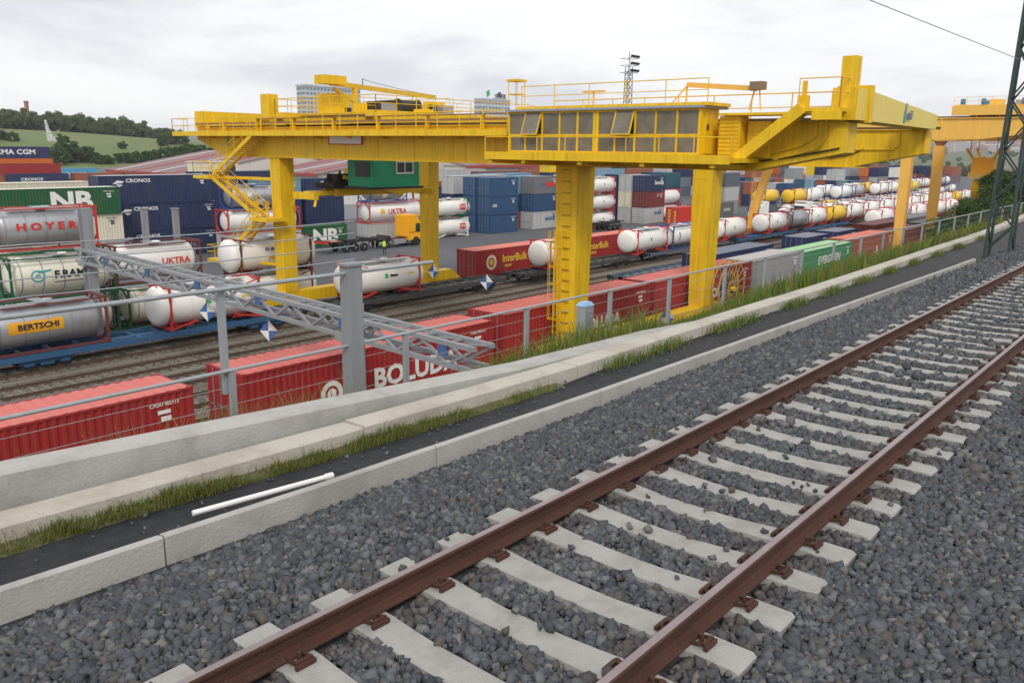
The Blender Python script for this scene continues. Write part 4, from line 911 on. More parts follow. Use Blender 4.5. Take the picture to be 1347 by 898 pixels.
def cont_meshes(L, H):
    key = (L, H)
    if key in CMESH: return CMESH[key]
    fr = MB()
    for x in (0, L-.14):
        for y in (0, CW-.14): fr.box(x, y, .0, x+.14, y+.14, H)
    for x in (-.008, L-.17):
        for y in (-.008, CW-.155):
            for z in (-.0, H-.12): fr.box(x, y, z, x+.178, y+.163, z+.122)
    for y in (.01, CW-.09):
        fr.box(.14, y, .02, L-.14, y+.08, .17).box(.14, y, H-.10, L-.14, y+.08, H-.02)
    for x in (.01, L-.11): fr.box(x, .14, .02, x+.1, CW-.14, .18).box(x, .14, H-.14, x+.1, CW-.14, H-.02)
    fr.box(.1, .1, .10, L-.1, CW-.1, .16)
    def corr(n0, n1, pitch, d, f):
        k = max(1, round((n1-n0)/pitch)); p = (n1-n0)/k; pts = []
        for i in range(k): pts += [(n0+i*p, 0), (n0+i*p+.30*p, 0), (n0+i*p+.5*p, d), (n0+i*p+.8*p, d)]
        pts.append((n1, 0)); m = MB(); vs = []; fs = []
        for a, b in pts: vs += f(a, b)
        for i in range(len(pts)-1): fs.append((2*i, 2*i+2, 2*i+3, 2*i+1))
        m.add(vs, fs); return m
    side = corr(.14, L-.14, .28, .04, lambda a, b: [(a, .025+b, .17), (a, .025+b, H-.10)]).mesh('side_panel')
    side2 = corr(.14, L-.14, .28, -.04, lambda a, b: [(a, CW-.025+b, .17), (a, CW-.025+b, H-.10)]).mesh('side_panel')
    roof = corr(.10, L-.10, .42, -.022, lambda a, b: [(a, .08, H-.012+b), (a, CW-.08, H-.012+b)]).mesh('roof_panel')
    end = corr(.14, CW-.14, .26, -.04, lambda a, b: [(L-.03+b, a, .18), (L-.03+b, a, H-.14)]).mesh('end_panel')
    door = MB().box(.025, .15, .19, .06, 1.212, H-.15)
    for z in (.45, H/2, H-.45): door.box(.012, .2, z-.18, .026, 1.16, z+.18)
    door = door.mesh('door')
    rod = MB()
    for y in (.42, .92):
        rod.tube((-.005, y, .12), (-.005, y, H-.08), .017, 6).box(-.02, y-.05, .95, .015, y+.05, 1.0).beam((-.02, y, 1.1), (-.02, y+.28, 1.1), .025)
    rod = rod.mesh('lock_rod')
    # one-piece version for the far ones
    lod = MB(); 
    for x in (0, L-.14):
        for y in (0, CW-.14): lod.box(x, y, 0, x+.14, y+.14, H)
    for y in (0, CW-.1): lod.box(.14, y, 0, L-.14, y+.1, .16).box(.14, y, H-.1, L-.14, y+.1, H)
    for x in (0, L-.1): lod.box(x, .14, 0, x+.1, CW-.14, .16).box(x, .14, H-.12, x+.1, CW-.14, H)
    n = int(L/.55)
    for i in range(n): a = .14+(L-.28)*i/n; lod.box(a+.02, .03, .16, a+(L-.28)/n-.12, CW-.03, H-.03)
    lod.box(.16, .07, .14, L-.06, CW-.07, H-.05)
    lod.box(.05, .2, .2, .12, 1.18, H-.16).box(.05, 1.26, .2, .12, CW-.2, H-.16)
    for y in (.45, .9, 1.5, 1.95): lod.beam((.02, y, .1), (.02, y, H-.1), .035)
    lod = lod.mesh('container_body')
    CMESH[key] = (fr.mesh('frame'), side, side2, roof, end, door, rod, lod); return CMESH[key]
M_txtw = paint((.80, .80, .78), .5, .15); M_txty = paint((.75, .50, .05), .5, .15); M_txtk = paint((.02, .025, .03), .5, .1); M_txtr = paint((.62, .03, .03), .5, .1); M_txtb = paint((.03, .12, .35), .5, .15)
ALL_C = 0
def container(u0, v0, z0, L, H, col, label, group=None, text=(), lod=False, roofcol=None, rz=0, name='shipping_container'):
    mt = paint(PAL[col], .5, .42, 0, 1, (.13, .085, .06))
    fr, s1, s2_, rf, en, dr, rd, ld = cont_meshes(L, H)
    if lod:
        t = inst(name, ld, mt, None, (u0, v0, z0), (0, 0, rz), None, label, 'container', group)
    else:
        t = thing(name, (u0, v0, z0), label, 'container', group, rz)
        inst('frame', fr, mt, t); inst('side_panel', s1, mt, t); inst('side_panel', s2_, mt, t)
        inst('roof_panel', rf, paint(roofcol, .6, .5, 0, 1, (.4, .3, .25)) if roofcol else mt, t); inst('end_panel', en, mt, t)
        for dy in (0, CW-1.362):
            d = inst('door', dr, mt, t, (0, dy, 0)); inst('lock_rod', rd, M_steel, d)
    for tx in text:
        s, size, x, z, mat = tx[:5]; sx = tx[5] if len(tx) > 5 else 1; bold = tx[6] if len(tx) > 6 else .02
        lettering(s, size, mat, t, (x, .018, z), bold, '-y', sx)
    # small code markings at the upper right of the side
    if not lod:
        lettering('CXDU 402113', .17, M_txtw if col not in ('white', 'cream', 'lgrey') else M_txtk, t, (L-1.05, .018, H-.42), .002)
        m_ = M_txtw if col not in ('white', 'cream', 'lgrey') else M_txtk
        put(MB().box(L-1.3, .004, H-.75, L-.85, .018, H-.62).box(L-1.2, .004, H-1.0, L-.85, .018, H-.84), 'marking', m_, t)
    return t
S20, S40, S45 = 6.06, 12.19, 13.72
# ---- nearest train: red containers
RR = (.58, .13, .11); z1_ = 1.17
bol = [('BOLUDA', 1.2, 8.7, 1.12, M_txtw, 1.05, .04), ('LINES', .4, 7.2, .4, M_txtw, 1, .01)]
g1 = 'containers on the nearest train'
def logo_ring(t, x, z, r, mat, mat2=None):
    m = MB()
    for k in range(28):
        a0, a1 = 2*math.pi*k/28, 2*math.pi*(k+1)/28
        m.add([(x+math.cos(a0)*r, .016, z+math.sin(a0)*r), (x+math.cos(a1)*r, .016, z+math.sin(a1)*r), (x+math.cos(a1)*r*.62, .016, z+math.sin(a1)*r*.62), (x+math.cos(a0)*r*.62, .016, z+math.sin(a0)*r*.62)], [(0, 1, 2, 3)])
    put(m, 'logo_ring', mat, t)
    m = MB(); m.add([(x+math.cos(2*math.pi*k/16)*r*.42, .014, z+math.sin(2*math.pi*k/16)*r*.42) for k in range(16)], [tuple(range(16))]); put(m, 'logo_dot', mat2 or mat, t)
container(1.9, 26.4, z1_, S40, 2.59, 'red', 'red container at the lower left, end of the nearest train', g1, roofcol=RR)
t = container(16.0, 26.4, z1_, S45, 2.59, 'red', 'long red container with big white BOLUDA lettering behind the weeds at left', g1, bol, roofcol=RR); logo_ring(t, 4.0, 1.0, .55, M_txtw)
t = container(30.5, 26.4, z1_, S45, 2.75, 'red', 'long red container with BOLUDA lettering behind the near left yellow leg', g1, [('BOLUDA', .9, 8.6, 1.1, M_txtw, 1.05, .035), ('LINES', .36, 8.0, .5, M_txtw)], roofcol=RR); logo_ring(t, 5.6, 1.1, .5, M_txtw)
container(44.8, 26.4, z1_, S45, 2.75, 'red', 'long red container behind the near right yellow leg and cable reel', g1, [('BOLUDA', .85, 9.0, 1.1, M_txtw, 1.05, .035)], roofcol=RR)
container(58.7, 26.4, z1_, 9.12, 2.75, 'grey', 'plain grey container between the red and the green one on the nearest train', g1, roofcol=(.42, .41, .40))
container(68.0, 26.4, z1_, S40, 2.59, 'evergreen', 'faded green container with EVERGREEN lettering on the nearest train', g1, [('EVERGREEN', 1.0, 6.6, 1.5, M_txtw, 1.0, .025)], roofcol=(.30, .58, .28))
t = container(80.4, 26.4, z1_, S40, 2.75, 'rust', 'brown red container right of the green one on the nearest train', g1, [('&', 1.3, 7.2, 1.2, M_txtw)], roofcol=(.60, .17, .11))
container(93.3, 26.4, z1_, S40, 2.59, 'maroon', 'maroon container just before the orange crane legs', g1, lod=True)
container(106.2, 26.4, z1_, S40, 2.75, 'darkgrey', 'dark grey container behind the orange crane legs on the nearest train', g1, lod=True)
container(119.0, 26.4, z1_, S40, 2.59, 'rust', 'rust red container beyond the orange crane on the nearest train', g1, lod=True)
# ---- second track
g2 = 'containers on the second track'
container(60.6, 30.9, 1.17, S40, 2.6, 'navy', 'long navy container with grey roof on the second track beside the near right leg', g2, [('Sea', .6, 11, 1.6, M_txtw)], roofcol=(.12, .15, .22))
container(80.4, 30.9, 1.17, S20, 2.6, 'navy', 'short navy container on the second track beside the green container', g2, [('hamann', .5, 3.6, 1.3, M_txtw)], roofcol=(.16, .19, .26))
container(88.8, 30.9, 1.17, S20, 2.6, 'navy', 'short navy container on the second track, second one after the empty frame wagon', g2, roofcol=(.16, .19, .26))
container(100.5, 30.9, 1.17, S40, 2.6, 'maroon', 'maroon container on the second track beyond the navy ones', g2, lod=True)
container(114, 30.9, 1.17, S40, 2.6, 'darkgrey', 'dark grey container far along the second track', g2, lod=True)

# ================================================================== TANK CONTAINERS
TM = {}
def tank_meshes(kind):
    if kind in TM: return TM[kind]
    L, shell, r = {'swap': (6.06, 7.45, 1.18), 'iso': (6.06, 5.75, 1.13), 'swap715': (7.15, 7.0, 1.18), 'iso30': (9.12, 8.8, 1.15)}[kind]
    H = 2.59; x0 = L/2-shell/2; x1 = L/2+shell/2; d = .42
    prof = [(x0, .02), (x0+.03, r*.35), (x0+.09, r*.6), (x0+.18, r*.8), (x0+.28, r*.92), (x0+d, r), (x1-d, r), (x1-.28, r*.92), (x1-.18, r*.8), (x1-.09, r*.6), (x1-.03, r*.35), (x1, .02)]
    sh = MB().lathe(prof, (0, CW/2, 1.36), 'x', 32).mesh('tank_shell', True)
    bands = []
    for x in np.linspace(x0+d+.1, x1-d-.1, 5): bands.append(MB().lathe([(x-.03, r-.01), (x-.03, r+.012), (x+.03, r+.012), (x+.03, r-.01)], (0, CW/2, 1.36), 'x', 32).mesh('cladding_band'))
    frs = [MB(), MB()] if kind == 'swap' else [MB()]; s = .12
    for x in (0, L-s):
        fr = frs[-1] if x else frs[0]
        for y in (0, CW-s): fr.box(x, y, 0, x+s, y+s, H)
        fr.box(x, s, 0, x+s, CW-s, s+.03).box(x, s, H-s, x+s, CW-s, H)
        for y, yy in ((s, CW/2-.35), (CW-s, CW/2+.35)):
            fr.beam((x+s/2, y, .75), (x+s/2, yy, .1), .09).beam((x+s/2, y, H-.75), (x+s/2, yy, H-.08), .09)
        for y in (-.006, CW-.16):
            for z in (0, H-.12): fr.box(x-.01, y, z, x+.17, y+.166, z+.121)
    for y in (.02, CW-.1):
        if kind in ('iso', 'iso30', 'swap715'):
            fr.box(s, y, .03, L-s, y+.08, .15).box(s, y, H-.12, L-s, y+.08, H-.04)
        else:
            frs[0].beam((s, y+.04, .08), (1.7, y+.04, .42), .1); frs[1].beam((L-s, y+.04, .08), (L-1.7, y+.04, .42), .1)
            frs[0].beam((s, y+.04, H-.1), (1.0, y+.04, H-.35), .07); frs[1].beam((L-s, y+.04, H-.1), (L-1.0, y+.04, H-.35), .07)
    if kind == 'swap':
        for q, x0_, x1_ in ((0, .12, 1.7), (1, L-1.7, L-.12)): frs[q].box(x0_, .55, .10, x1_, CW-.55, .16); [frs[q].box(xx-.06, .5, .12, xx+.06, CW-.5, .4) for xx in (x0_+.4, x1_-.12 if q == 0 else x0_+.12)]; frs[q].box(x0_ if q else x1_-.1, .04, .3, (x0_+.1) if q else x1_, CW-.04, .4)
    frm = [f.mesh('frame') for f in frs]
    wk = MB().box(.9, .35, H-.045, L-.9, .75, H-.01).box(L/2-.3, .75, H-.045, L/2+.3, CW-.4, H-.01).mesh('walkway')
    lid = MB().lathe([(0, .3), (.12, .3), (.16, .2)], (L/2+.4, CW/2, 1.36+r-.02), 'z', 16).mesh('manlid')
    ld = MB()
    for y in (.9, 1.3): ld.beam((L+.02, y, .2), (L+.02, y, H), .04)
    for z in np.arange(.4, H, .3): ld.tube((L+.02, .9, z), (L+.02, 1.3, z), .015, 4)
    lod = MB().lathe(prof, (0, CW/2, 1.36), 'x', 18)
    TM[kind] = (sh, bands, frm, wk, lid, ld.mesh('ladder'), L, shell, r, lod.mesh('tank_shell', True)); return TM[kind]
def tankc(u0, v0, z0, kind, shellm, framem, label, group=None, text=(), lod=False, panel=None):
    sh, bands, frm, wk, lid, ld, L, shell, r, lo = tank_meshes(kind)
    t = thing('tank_container', (u0, v0, z0), label, 'tank container', group)
    inst('tank_shell', lo if lod else sh, shellm, t); [inst('end_frame' if len(frm) > 1 else 'frame', f, framem, t) for f in frm]
    if not lod:
        for b in bands: inst('cladding_band', b, M_steel if shellm is not M_tankwhite else M_tankwhite, t)
        inst('walkway', wk, M_steel, t); inst('manlid', lid, shellm, t); inst('ladder', ld, M_steel, t)
    for tx in text:
        s, size, x, z, mat = tx[:5]; sx = tx[5] if len(tx) > 5 else 1; bold = tx[6] if len(tx) > 6 else .02
        a = max(-1, min(1, (z-1.36)/r)); zz = z
        lettering(s, size, mat, t, (x, CW/2-r*math.sqrt(1-a*a)-.02, z), bold, '-y', sx, r=None)
    if panel:
        for (x, z, w_, h, mat) in panel:
            a0 = math.asin(max(-1, min(1, (z-h/2-1.36)/r))); a1 = math.asin(max(-1, min(1, (z+h/2-1.36)/r))); m = MB(); n = 4; rr = r+.008
            for k in range(n):
                b0 = a0+(a1-a0)*k/n; b1 = a0+(a1-a0)*(k+1)/n
                m.add([(x-w_/2, CW/2-rr*math.cos(b0), 1.36+rr*math.sin(b0)), (x+w_/2, CW/2-rr*math.cos(b0), 1.36+rr*math.sin(b0)), (x+w_/2, CW/2-rr*math.cos(b1), 1.36+rr*math.sin(b1)), (x-w_/2, CW/2-rr*math.cos(b1), 1.36+rr*math.sin(b1))], [(0, 1, 2, 3)])
            put(m, 'marking_panel', mat, t)
    return t
M_redframe2 = paint((.30, .03, .028), .6, .4); M_brownf = paint((.16, .035, .03), .6, .35); M_bluef = paint((.03, .06, .25), .5, .3); M_greenf = paint((.012, .10, .045), .55, .35); M_hoyer = paint((.42, .44, .47), .36, .4, .4, 1, (.2, .18, .17)); M_tcream = paint((.74, .71, .60), .4, .3, 0, 1, (.3, .26, .18))
M_tyel = paint((.82, .52, .03), .4, .25); M_gpan = paint((.05, .42, .12), .5, .1); M_orpan = paint((.80, .38, .02), .5, .15)
LEAF = lambda x: [(x, 1.5, .30, .34, M_gpan)]
gt = 'tank containers on the tank wagon train'; zt_ = 1.17
tankc(14.05, 46.3, zt_, 'iso', M_hoyer, M_brownf, 'dirty grey tank with orange BERTSCHI panel on the wagon at far left', gt, [('BERTSCHI', .42, 2.5, 1.42, M_txtk, 1.1, .012)], panel=[(2.4, 1.42, 2.7, .62, M_orpan)])
tankc(23.7, 46.3, zt_, 'swap', M_tankwhite, M_redframe, 'white tank with red frame and green leaf mark below the portal beam', gt, [('rinnen', .3, 3.2, 1.5, M_txtk)], panel=LEAF(2.5)+[(5.1, 1.5, .7, .12, M_txty)])
tankc(37.7, 46.3, zt_, 'swap', M_tankwhite, M_redframe, 'white tank with red frame and green leaf mark between the far crane legs', gt, [('rinnen', .3, 3.4, 1.5, M_txtk)], panel=LEAF(2.7)+[(5.1, 1.5, .7, .12, M_txty)])
tankc(59.9, 46.3, zt_, 'swap', M_tankwhite, M_redframe, 'white tank with red frame partly hidden by the near left yellow leg', gt, panel=LEAF(2.7))
tankc(74.7, 46.3, zt_, 'swap', M_tankwhite, M_redframe, 'white tank with red frame in front of the second red InterBulk container', gt, panel=LEAF(2.7))
tankc(82.0, 46.3, zt_, 'iso', M_tankwhite, M_bluef, 'white tank in dark blue frame beside the near right yellow leg', gt, panel=[(1.6, 1.36, .2, .9, M_bluef)])
tankc(94.4, 46.3, zt_, 'swap', M_tankwhite, M_redframe, 'white red framed tank just right of the near right yellow leg', gt, panel=LEAF(2.7), lod=True)
tankc(107.2, 46.3, zt_, 'swap', M_tankwhite, M_redframe, 'white red framed tank right of the orange crane leg', gt, panel=LEAF(2.7), lod=True)
tankc(114.9, 46.3, zt_, 'iso', M_hoyer, M_brownf, 'dark grey tank between two white tanks on the wagon train', gt, lod=True)
tankc(121.9, 46.3, zt_, 'swap', M_tankwhite, M_redframe, 'white red framed tank right of the dark grey tank', gt, panel=LEAF(2.7), lod=True)
for k, (u, c) in enumerate(((130.5, 'y'), (138.5, 'w'), (146.8, 'w'), (155, 'w'), (163.2, 'w'), (171.5, 'w'), (179.6, 'w'), (187.8, 'w'), (196, 'w'), (204.2, 'y'), (212.6, 'w'), (221, 'w'), (229.5, 'w'), (238, 'w'))):
    tankc(u, 46.3, zt_, 'swap', M_tankwhite if c == 'w' else M_tyel, M_redframe2 if k % 3 else M_brownf, ('white' if c == 'w' else 'yellow')+' tank, %s one beyond the dark grey tank on the wagon train' % ordn(k+2), gt, lod=True)
# further tank wagons on the fourth track, right
for k, u in enumerate((128.5, 137, 146, 158, 167)):
    tankc(u, 38.5, zt_, 'swap', M_tankwhite if k != 1 else M_hoyer, M_redframe, ['nearest white tank on the fourth track behind the maroon container', 'grey tank behind the nearest white tank on the fourth track', 'white tank on the fourth track, third from the near end', 'white tank on the fourth track, fourth from the near end', 'white tank on the fourth track, fifth from the near end'][k], 'tanks on the fourth track', lod=True)

# ---- ground stacks just behind the far crane rail
gs = 'tank containers stacked behind the far crane rail'
tankc(18.0, 55.6, 5.42, 'iso', M_hoyer, M_redframe, 'grey tank with red HOYER lettering, topmost at far left', gs, [('H O Y E R', .62, 3.0, 1.42, M_txtr, 1.3, .025)])
tankc(18.0, 55.6, 2.81, 'iso', M_tcream, M_greenf, 'cream tank in green frame under the grey HOYER tank', gs); tankc(18.0, 55.6, .2, 'iso', M_tcream, M_greenf, 'cream tank in green frame, lowest under the HOYER tank', gs)
t = tankc(17.5, 52.5, 2.81, 'iso', M_tcream, M_greenf, 'cream tank in green frame with F.RAMOS lettering', gs, [('F.RAMOS', .62, 3.75, 1.45, M_txtk, 1.05, .02)], panel=[(3.75, 1.03, 2.6, .05, M_txtk)])
m = MB(); TEALT = paint((.05, .38, .42), .5, .1)
for k in range(24):
    a0, a1 = 2*math.pi*k/24, 2*math.pi*(k+1)/24; x0_, z0_ = 1.55, 1.45
    f_ = lambda a, rr: (x0_+math.cos(a)*rr*1.15, CW/2-1.13*math.sqrt(1-((z0_+math.sin(a)*rr-1.36)/1.13)**2)-.012, z0_+math.sin(a)*rr)
    m.add([f_(a0, .36), f_(a1, .36), f_(a1, .27), f_(a0, .27)], [(0, 1, 2, 3)])
m.add([(1.5, .09, 1.72), (2.35, .10, 1.82), (2.25, .095, 1.72), (1.6, .09, 1.62)], [(0, 1, 2, 3)])
put(m, 'logo_ring', TEALT, t); lettering('FR', .3, TEALT, t, (1.55, .085, 1.43), .01)
tankc(17.5, 52.5, .2, 'iso', M_tcream, M_greenf, 'cream tank in green frame under the F.RAMOS tank', gs)
tankc(24.3, 52.8, .2, 'iso', M_tcream, M_greenf, 'cream tank in green frame on the ground right of the F.RAMOS tank', gs)
tankc(24.5, 54.6, 2.82, 'iso', M_tankwhite, M_brownf, 'white tank with red lettering in brown frame right of the F.RAMOS tank', gs, [('UKTRA', .6, 4.2, 1.3, M_txtr, 1.05, .01)])
tankc(24.5, 55.3, .2, 'iso', M_tankwhite, M_brownf, 'white tank in brown frame below the lettered white tank', gs)
tankc(32.4, 52.6, 2.81, 'swap', M_tankwhite, M_brownf, 'white tank in brown frame behind the stair of the far left leg, upper of two', gs, [('EUROTAINER', .42, 3.4, 1.7, M_txtb, 1.05, .01)], panel=[(3.4, 1.15, 2.2, .3, M_txty)])
tankc(32.4, 52.6, .2, 'swap', M_tankwhite, M_brownf, 'white tank in brown frame at the foot of the far left leg, lower of two', gs)
# InterBulk boxes on the ground behind the dark wagon
gi = 'red InterBulk containers'
for u, lab in ((56.3, 'red container with yellow InterBulk lettering between far and near crane legs'), (70.6, 'second red InterBulk container, behind the near left yellow leg')):
    t = container(u, 52.2, .1, S45, 2.55, 'brightred' if u < 0 else 'red', lab, gi, [('InterBulk', 1.0, 5.6, 1.5, M_txty, 1.0, .03), ('GROUP', .3, 4.6, .8, M_txty)], roofcol=(.62, .17, .12))
    logo_ring(t, 2.2, 1.3, .72, paint((.75, .62, .45), .5, .1), M_txty)
    u
container(98, 52.2, .1, S40, 2.55, 'lgrey', 'pale grey container on the ground behind the orange crane sill', 'red InterBulk containers', lod=True)

# ================================================================== RAIL WAGONS
def wagon_meshes():
    L = 19.8; m = MB()
    for y in (-1.2, 1.08): m.box(.6, y, .64, L-.6, y+.12, .965)
    m.box(.6, -.25, .60, L-.6, .25, .86)
    for x in np.arange(.8, L-.5, 1.52): m.box(x-.09, -1.08, .72, x+.09, 1.08, .90)
    for x in (.6, L-.75): m.box(x, -1.22, .58, x+.15, 1.22, .975)
    for x in (3.0, 6.2, 9.6, 13.0, 16.4):
        for y in (-1.18, 1.06): m.box(x-.1, y+.003, .95, x+.1, y+.12, 1.0)
    u = m.mesh('underframe')
    b = MB()
    for y in (-1.02, .92): b.box(-1.35, y, .42, 1.35, y+.1, .66).box(-.35, y-.02, .3, .35, y+.12, .72).box(-1.15, y-.04, .33, -.65, y+.12, .6).box(.65, y-.04, .33, 1.15, y+.12, .6)
    b.box(-.25, -.95, .45, .25, .95, .7); bo = b.mesh('bogie')
    w = MB()
    for y in (-.87, .87): w.lathe([(y-.065, .1), (y-.065, .45), (y+.065, .45), (y+.065, .1)], (0, 0, .5), 'y', 20)
    w.tube((0, -.9, .5), (0, .9, .5), .08, 8); wm = w.mesh('wheelset')
    bf = MB()
    for y in (-.87, .87): bf.tube((0, y, .83), (.5, y, .83), .09, 8).tube((.5, y, .83), (.56, y, .83), .22, 12)
    bm = bf.mesh('buffer')
    return u, bo, wm, bm
WGM = wagon_meshes()
def wagon(u, v, mat, label, group='flat container wagons'):
    t = thing('flat_wagon', (u, v, .2-.03), label, 'wagon', group)
    inst('underframe', WGM[0], mat, t)
    for x in (3.2, 16.6):
        b = inst('bogie', WGM[1], M_dark if mat is not M_wblue else mat, t, (x, 0, .0))
        for dx in (-.9, .9): inst('wheelset', WGM[2], M_dark, b, (dx, 0, 0))
    inst('buffer', WGM[3], M_dark, t, (19.8-.6, 0, 0)); inst('buffer', WGM[3], M_dark, t, (.6, 0, 0), (0, 0, math.pi))
    return t
M_wblue = paint((.03, .11, .24), .6, .45); M_wdark = paint((.05, .052, .055), .65, .5, 0, 1, (.14, .11, .08)); M_wgrey = paint((.10, .13, .17), .6, .4)
for k, (u, mt, lab) in enumerate(((-7.4, M_wblue, 'blue flat wagon cut by the left edge of the picture'), (13.6, M_wblue, 'blue flat wagon carrying the BERTSCHI tank and a white tank'), (34.6, M_wdark, 'dark flat wagon, half empty, carrying a white tank between the far legs'), (55.6, M_wdark, 'dark flat wagon behind the near left yellow leg'), (76.6, M_wgrey, 'grey blue flat wagon behind the near right yellow leg'), (97.6, M_wblue, 'blue flat wagon right of the orange crane leg'), (118.6, M_wblue, 'blue flat wagon after the dark grey tank'), (139.6, M_wdark, 'dark far flat wagon, seventh of the tank train'), (160.6, M_wblue, 'blue far flat wagon, eighth of the tank train'), (181.6, M_wdark, 'dark far flat wagon, ninth of the tank train'), (202.6, M_wdark, 'dark far flat wagon, tenth of the tank train'), (223.6, M_wdark, 'dark far flat wagon, last of the tank train'))):
    wagon(u, 47.5, mt, lab)
wagon(60.8, 39.7, M_wgrey, 'empty grey blue skeleton wagon on the fourth track beside the near right leg')
for k, (u, lab) in enumerate(((2.6, 'unused red container'), (15.8, 'dark wagon under the left BOLUDA container'), (37.2, 'dark wagon under the red containers behind the near legs'), (58.2, 'dark wagon under the grey and green containers'), (79.2, 'dark wagon under the brown red container'), (100.2, 'dark wagon under the maroon container'))):
    if k == 0: continue
    wagon(u+ (0 if k else 0), 27.6, M_wdark, lab)
wagon(-4.2, 27.6, M_wdark, 'dark wagon under the lower left red container')
for k, (u, lab) in enumerate(((57.5, 'dark skeleton wagon under the long navy container'), (78.6, 'dark skeleton wagon under the two short navy containers'), (99.6, 'dark skeleton wagon under the maroon container of the second track'))):
    wagon(u, 32.1, M_wdark, lab)
for k, u in enumerate((127.5, 148.5)): wagon(u, 39.7, M_wdark, ['dark wagon under the nearest tanks of the fourth track', 'dark wagon under the farther tanks of the fourth track'][k])

# ================================================================== CONTAINER YARD STACKS
H9, H8 = 2.9, 2.59
CRTX = lambda x=1.6: [('CRONOS', .52, 4.0, 2.35, M_txtw, 1.2, .012)]
def wing(t, x, z, s=1.0):      # small winged logo
    m = MB(); y = .016
    m.add([(x-.7*s, y, z), (x+.5*s, y, z+.1*s), (x+.75*s, y, z+.3*s), (x-.1*s, y, z+.42*s)], [(0, 1, 2, 3)]).add([(x-.3*s, y, z-.05*s), (x+.1*s, y, z-.35*s), (x+.6*s, y, z-.1*s)], [(0, 1, 2)])
    put(m, 'logo_mark', M_txtw, t)
gy = 'containers stacked on the near side of the yard'
t = container(26.2, 83.2, 5.2, S40, H8, 'green', 'green container with big white NB letters at upper left, on cream ones', gy, [('NB', 2.3, 7.6, 1.3, M_txtw, 1.25, .09)], roofcol=(.62, .60, .54))
container(32.5, 83.4, 2.6, S20, H8, 'cream', 'cream container under the right end of the upper left green NB container', gy); container(26.2, 83.4, 2.6, S20, H8, 'cream', 'cream container hidden behind the HOYER tank', gy, lod=True)
container(26.2, 83.4, .01, S20, H8, 'lgrey', 'pale grey lowest container below the upper left NB container', gy, lod=True); container(32.5, 83.4, .01, S20, H8, 'lgrey', 'pale grey lowest container below the cream one beside the CRONOS stack', gy, lod=True)
for k, (du, lab) in enumerate(((0, 'navy container with CRONOS lettering, lowest of the three'), (0, 'navy container with CRONOS lettering, middle of the three'), (-.6, 'navy container with CRONOS lettering, topmost of the three'))):
    t = container(38.6+du, 86.6, .01+k*2.9, S40, H9, 'cronos', lab, gy, CRTX(), roofcol=(.42, .44, .50)); wing(t, 1.9, 2.05, .85)
container(39.0, 89.2, .01, S40, H9, 'cronos', 'navy container of the second row behind the CRONOS stack, lowest', gy, lod=True); container(39.0, 89.2, 2.92, S40, H9, 'cronos', 'navy container of the second row behind the CRONOS stack, upper', gy, lod=True)
container(29, 96, 5.2, S40, H8, 'cream', 'cream topped container behind the upper left green NB container', gy, lod=True)
for k in (0, 1): container(29, 96, k*2.6+.01, S40, H8, 'lgrey', 'pale container %s behind the NB stack' % ('on the ground' if k == 0 else 'on the middle layer'), gy, lod=True)
# tanks near the far left leg
gq = 'tank containers stacked by the truck lane'
tankc(48.6, 80.0, 5.21, 'iso', M_silver, M_bluef, 'silver tank in blue frame, topmost left of the far left yellow leg', gq, panel=[(2.2, 1.5, .6, .4, M_txtw), (3.6, .75, .8, .5, M_txtw)])
tankc(48.0, 80.0, 2.61, 'iso30', M_tankwhite, M_redframe, 'long white tank with red lettering in red frame left of the far left yellow leg', gq, [('UKTRA', .75, 5.8, 1.36, M_txtr, 1.1, .02)], panel=[(3.4, 1.45, .6, .55, M_txty)])
container(48.0, 80.0, .01, 9.12, H8, 'lgrey', 'pale grey container on the ground under the long lettered tank', gq); 
tankc(67.4, 80.0, 5.21, 'iso', M_silver, M_bluef, 'silver tank in blue frame below the hanging spreader', gq, panel=[(2.6, .75, .8, .5, M_txtw)])
tankc(67.2, 80.0, 2.61, 'iso30', M_tankwhite, M_redframe, 'long white tank with red lettering and yellow mark above the truck trailer', gq, [('UKTRA', .85, 4.6, 1.36, M_txtr, 1.1, .02)], panel=[(2.2, 1.45, .7, .6, M_txty)])
container(67.2, 80.0, .01, 9.12, H8, 'lgrey', 'pale grey container on the ground behind the truck trailer', gq)
t = container(53.4, 82.4, .01, S40, H8, 'green', 'green container with white NB letters on the ground beside the truck', gy, [('NB', 2.3, 8.9, 1.25, M_txtw, 1.2, .09)])
container(58.5, 90, .01, S20, H8, 'navy', 'navy container, lowest behind the green NB container at the truck', gy, lod=True); container(58.5, 90, 2.62, S20, H8, 'navy', 'navy container second layer behind the green NB container', gy, lod=True)
container(58.5, 90, 5.23, S20, H8, 'teal', 'pale teal container right of the far left yellow leg', gy); t = container(65.2, 90, 5.23, S20, H8, 'cronos', 'navy container between the teal one and the silver tank', gy, [('CRONOS', .5, 3.4, 2.0, M_txtw)]); container(65.2, 90, 2.62, S20, H8, 'cronos', 'navy container under the one beside the silver tank', gy, lod=True); container(65.2, 90, .01, S20, H8, 'cronos', 'navy container, lowest in the stack behind the truck', gy, lod=True)
for k in range(3): container(52, 92.8, k*2.91+.01, S40, H9, 'cronos', 'navy container behind the far left leg, %s layer' % ['lowest', 'middle', 'top'][k], gy, lod=True)
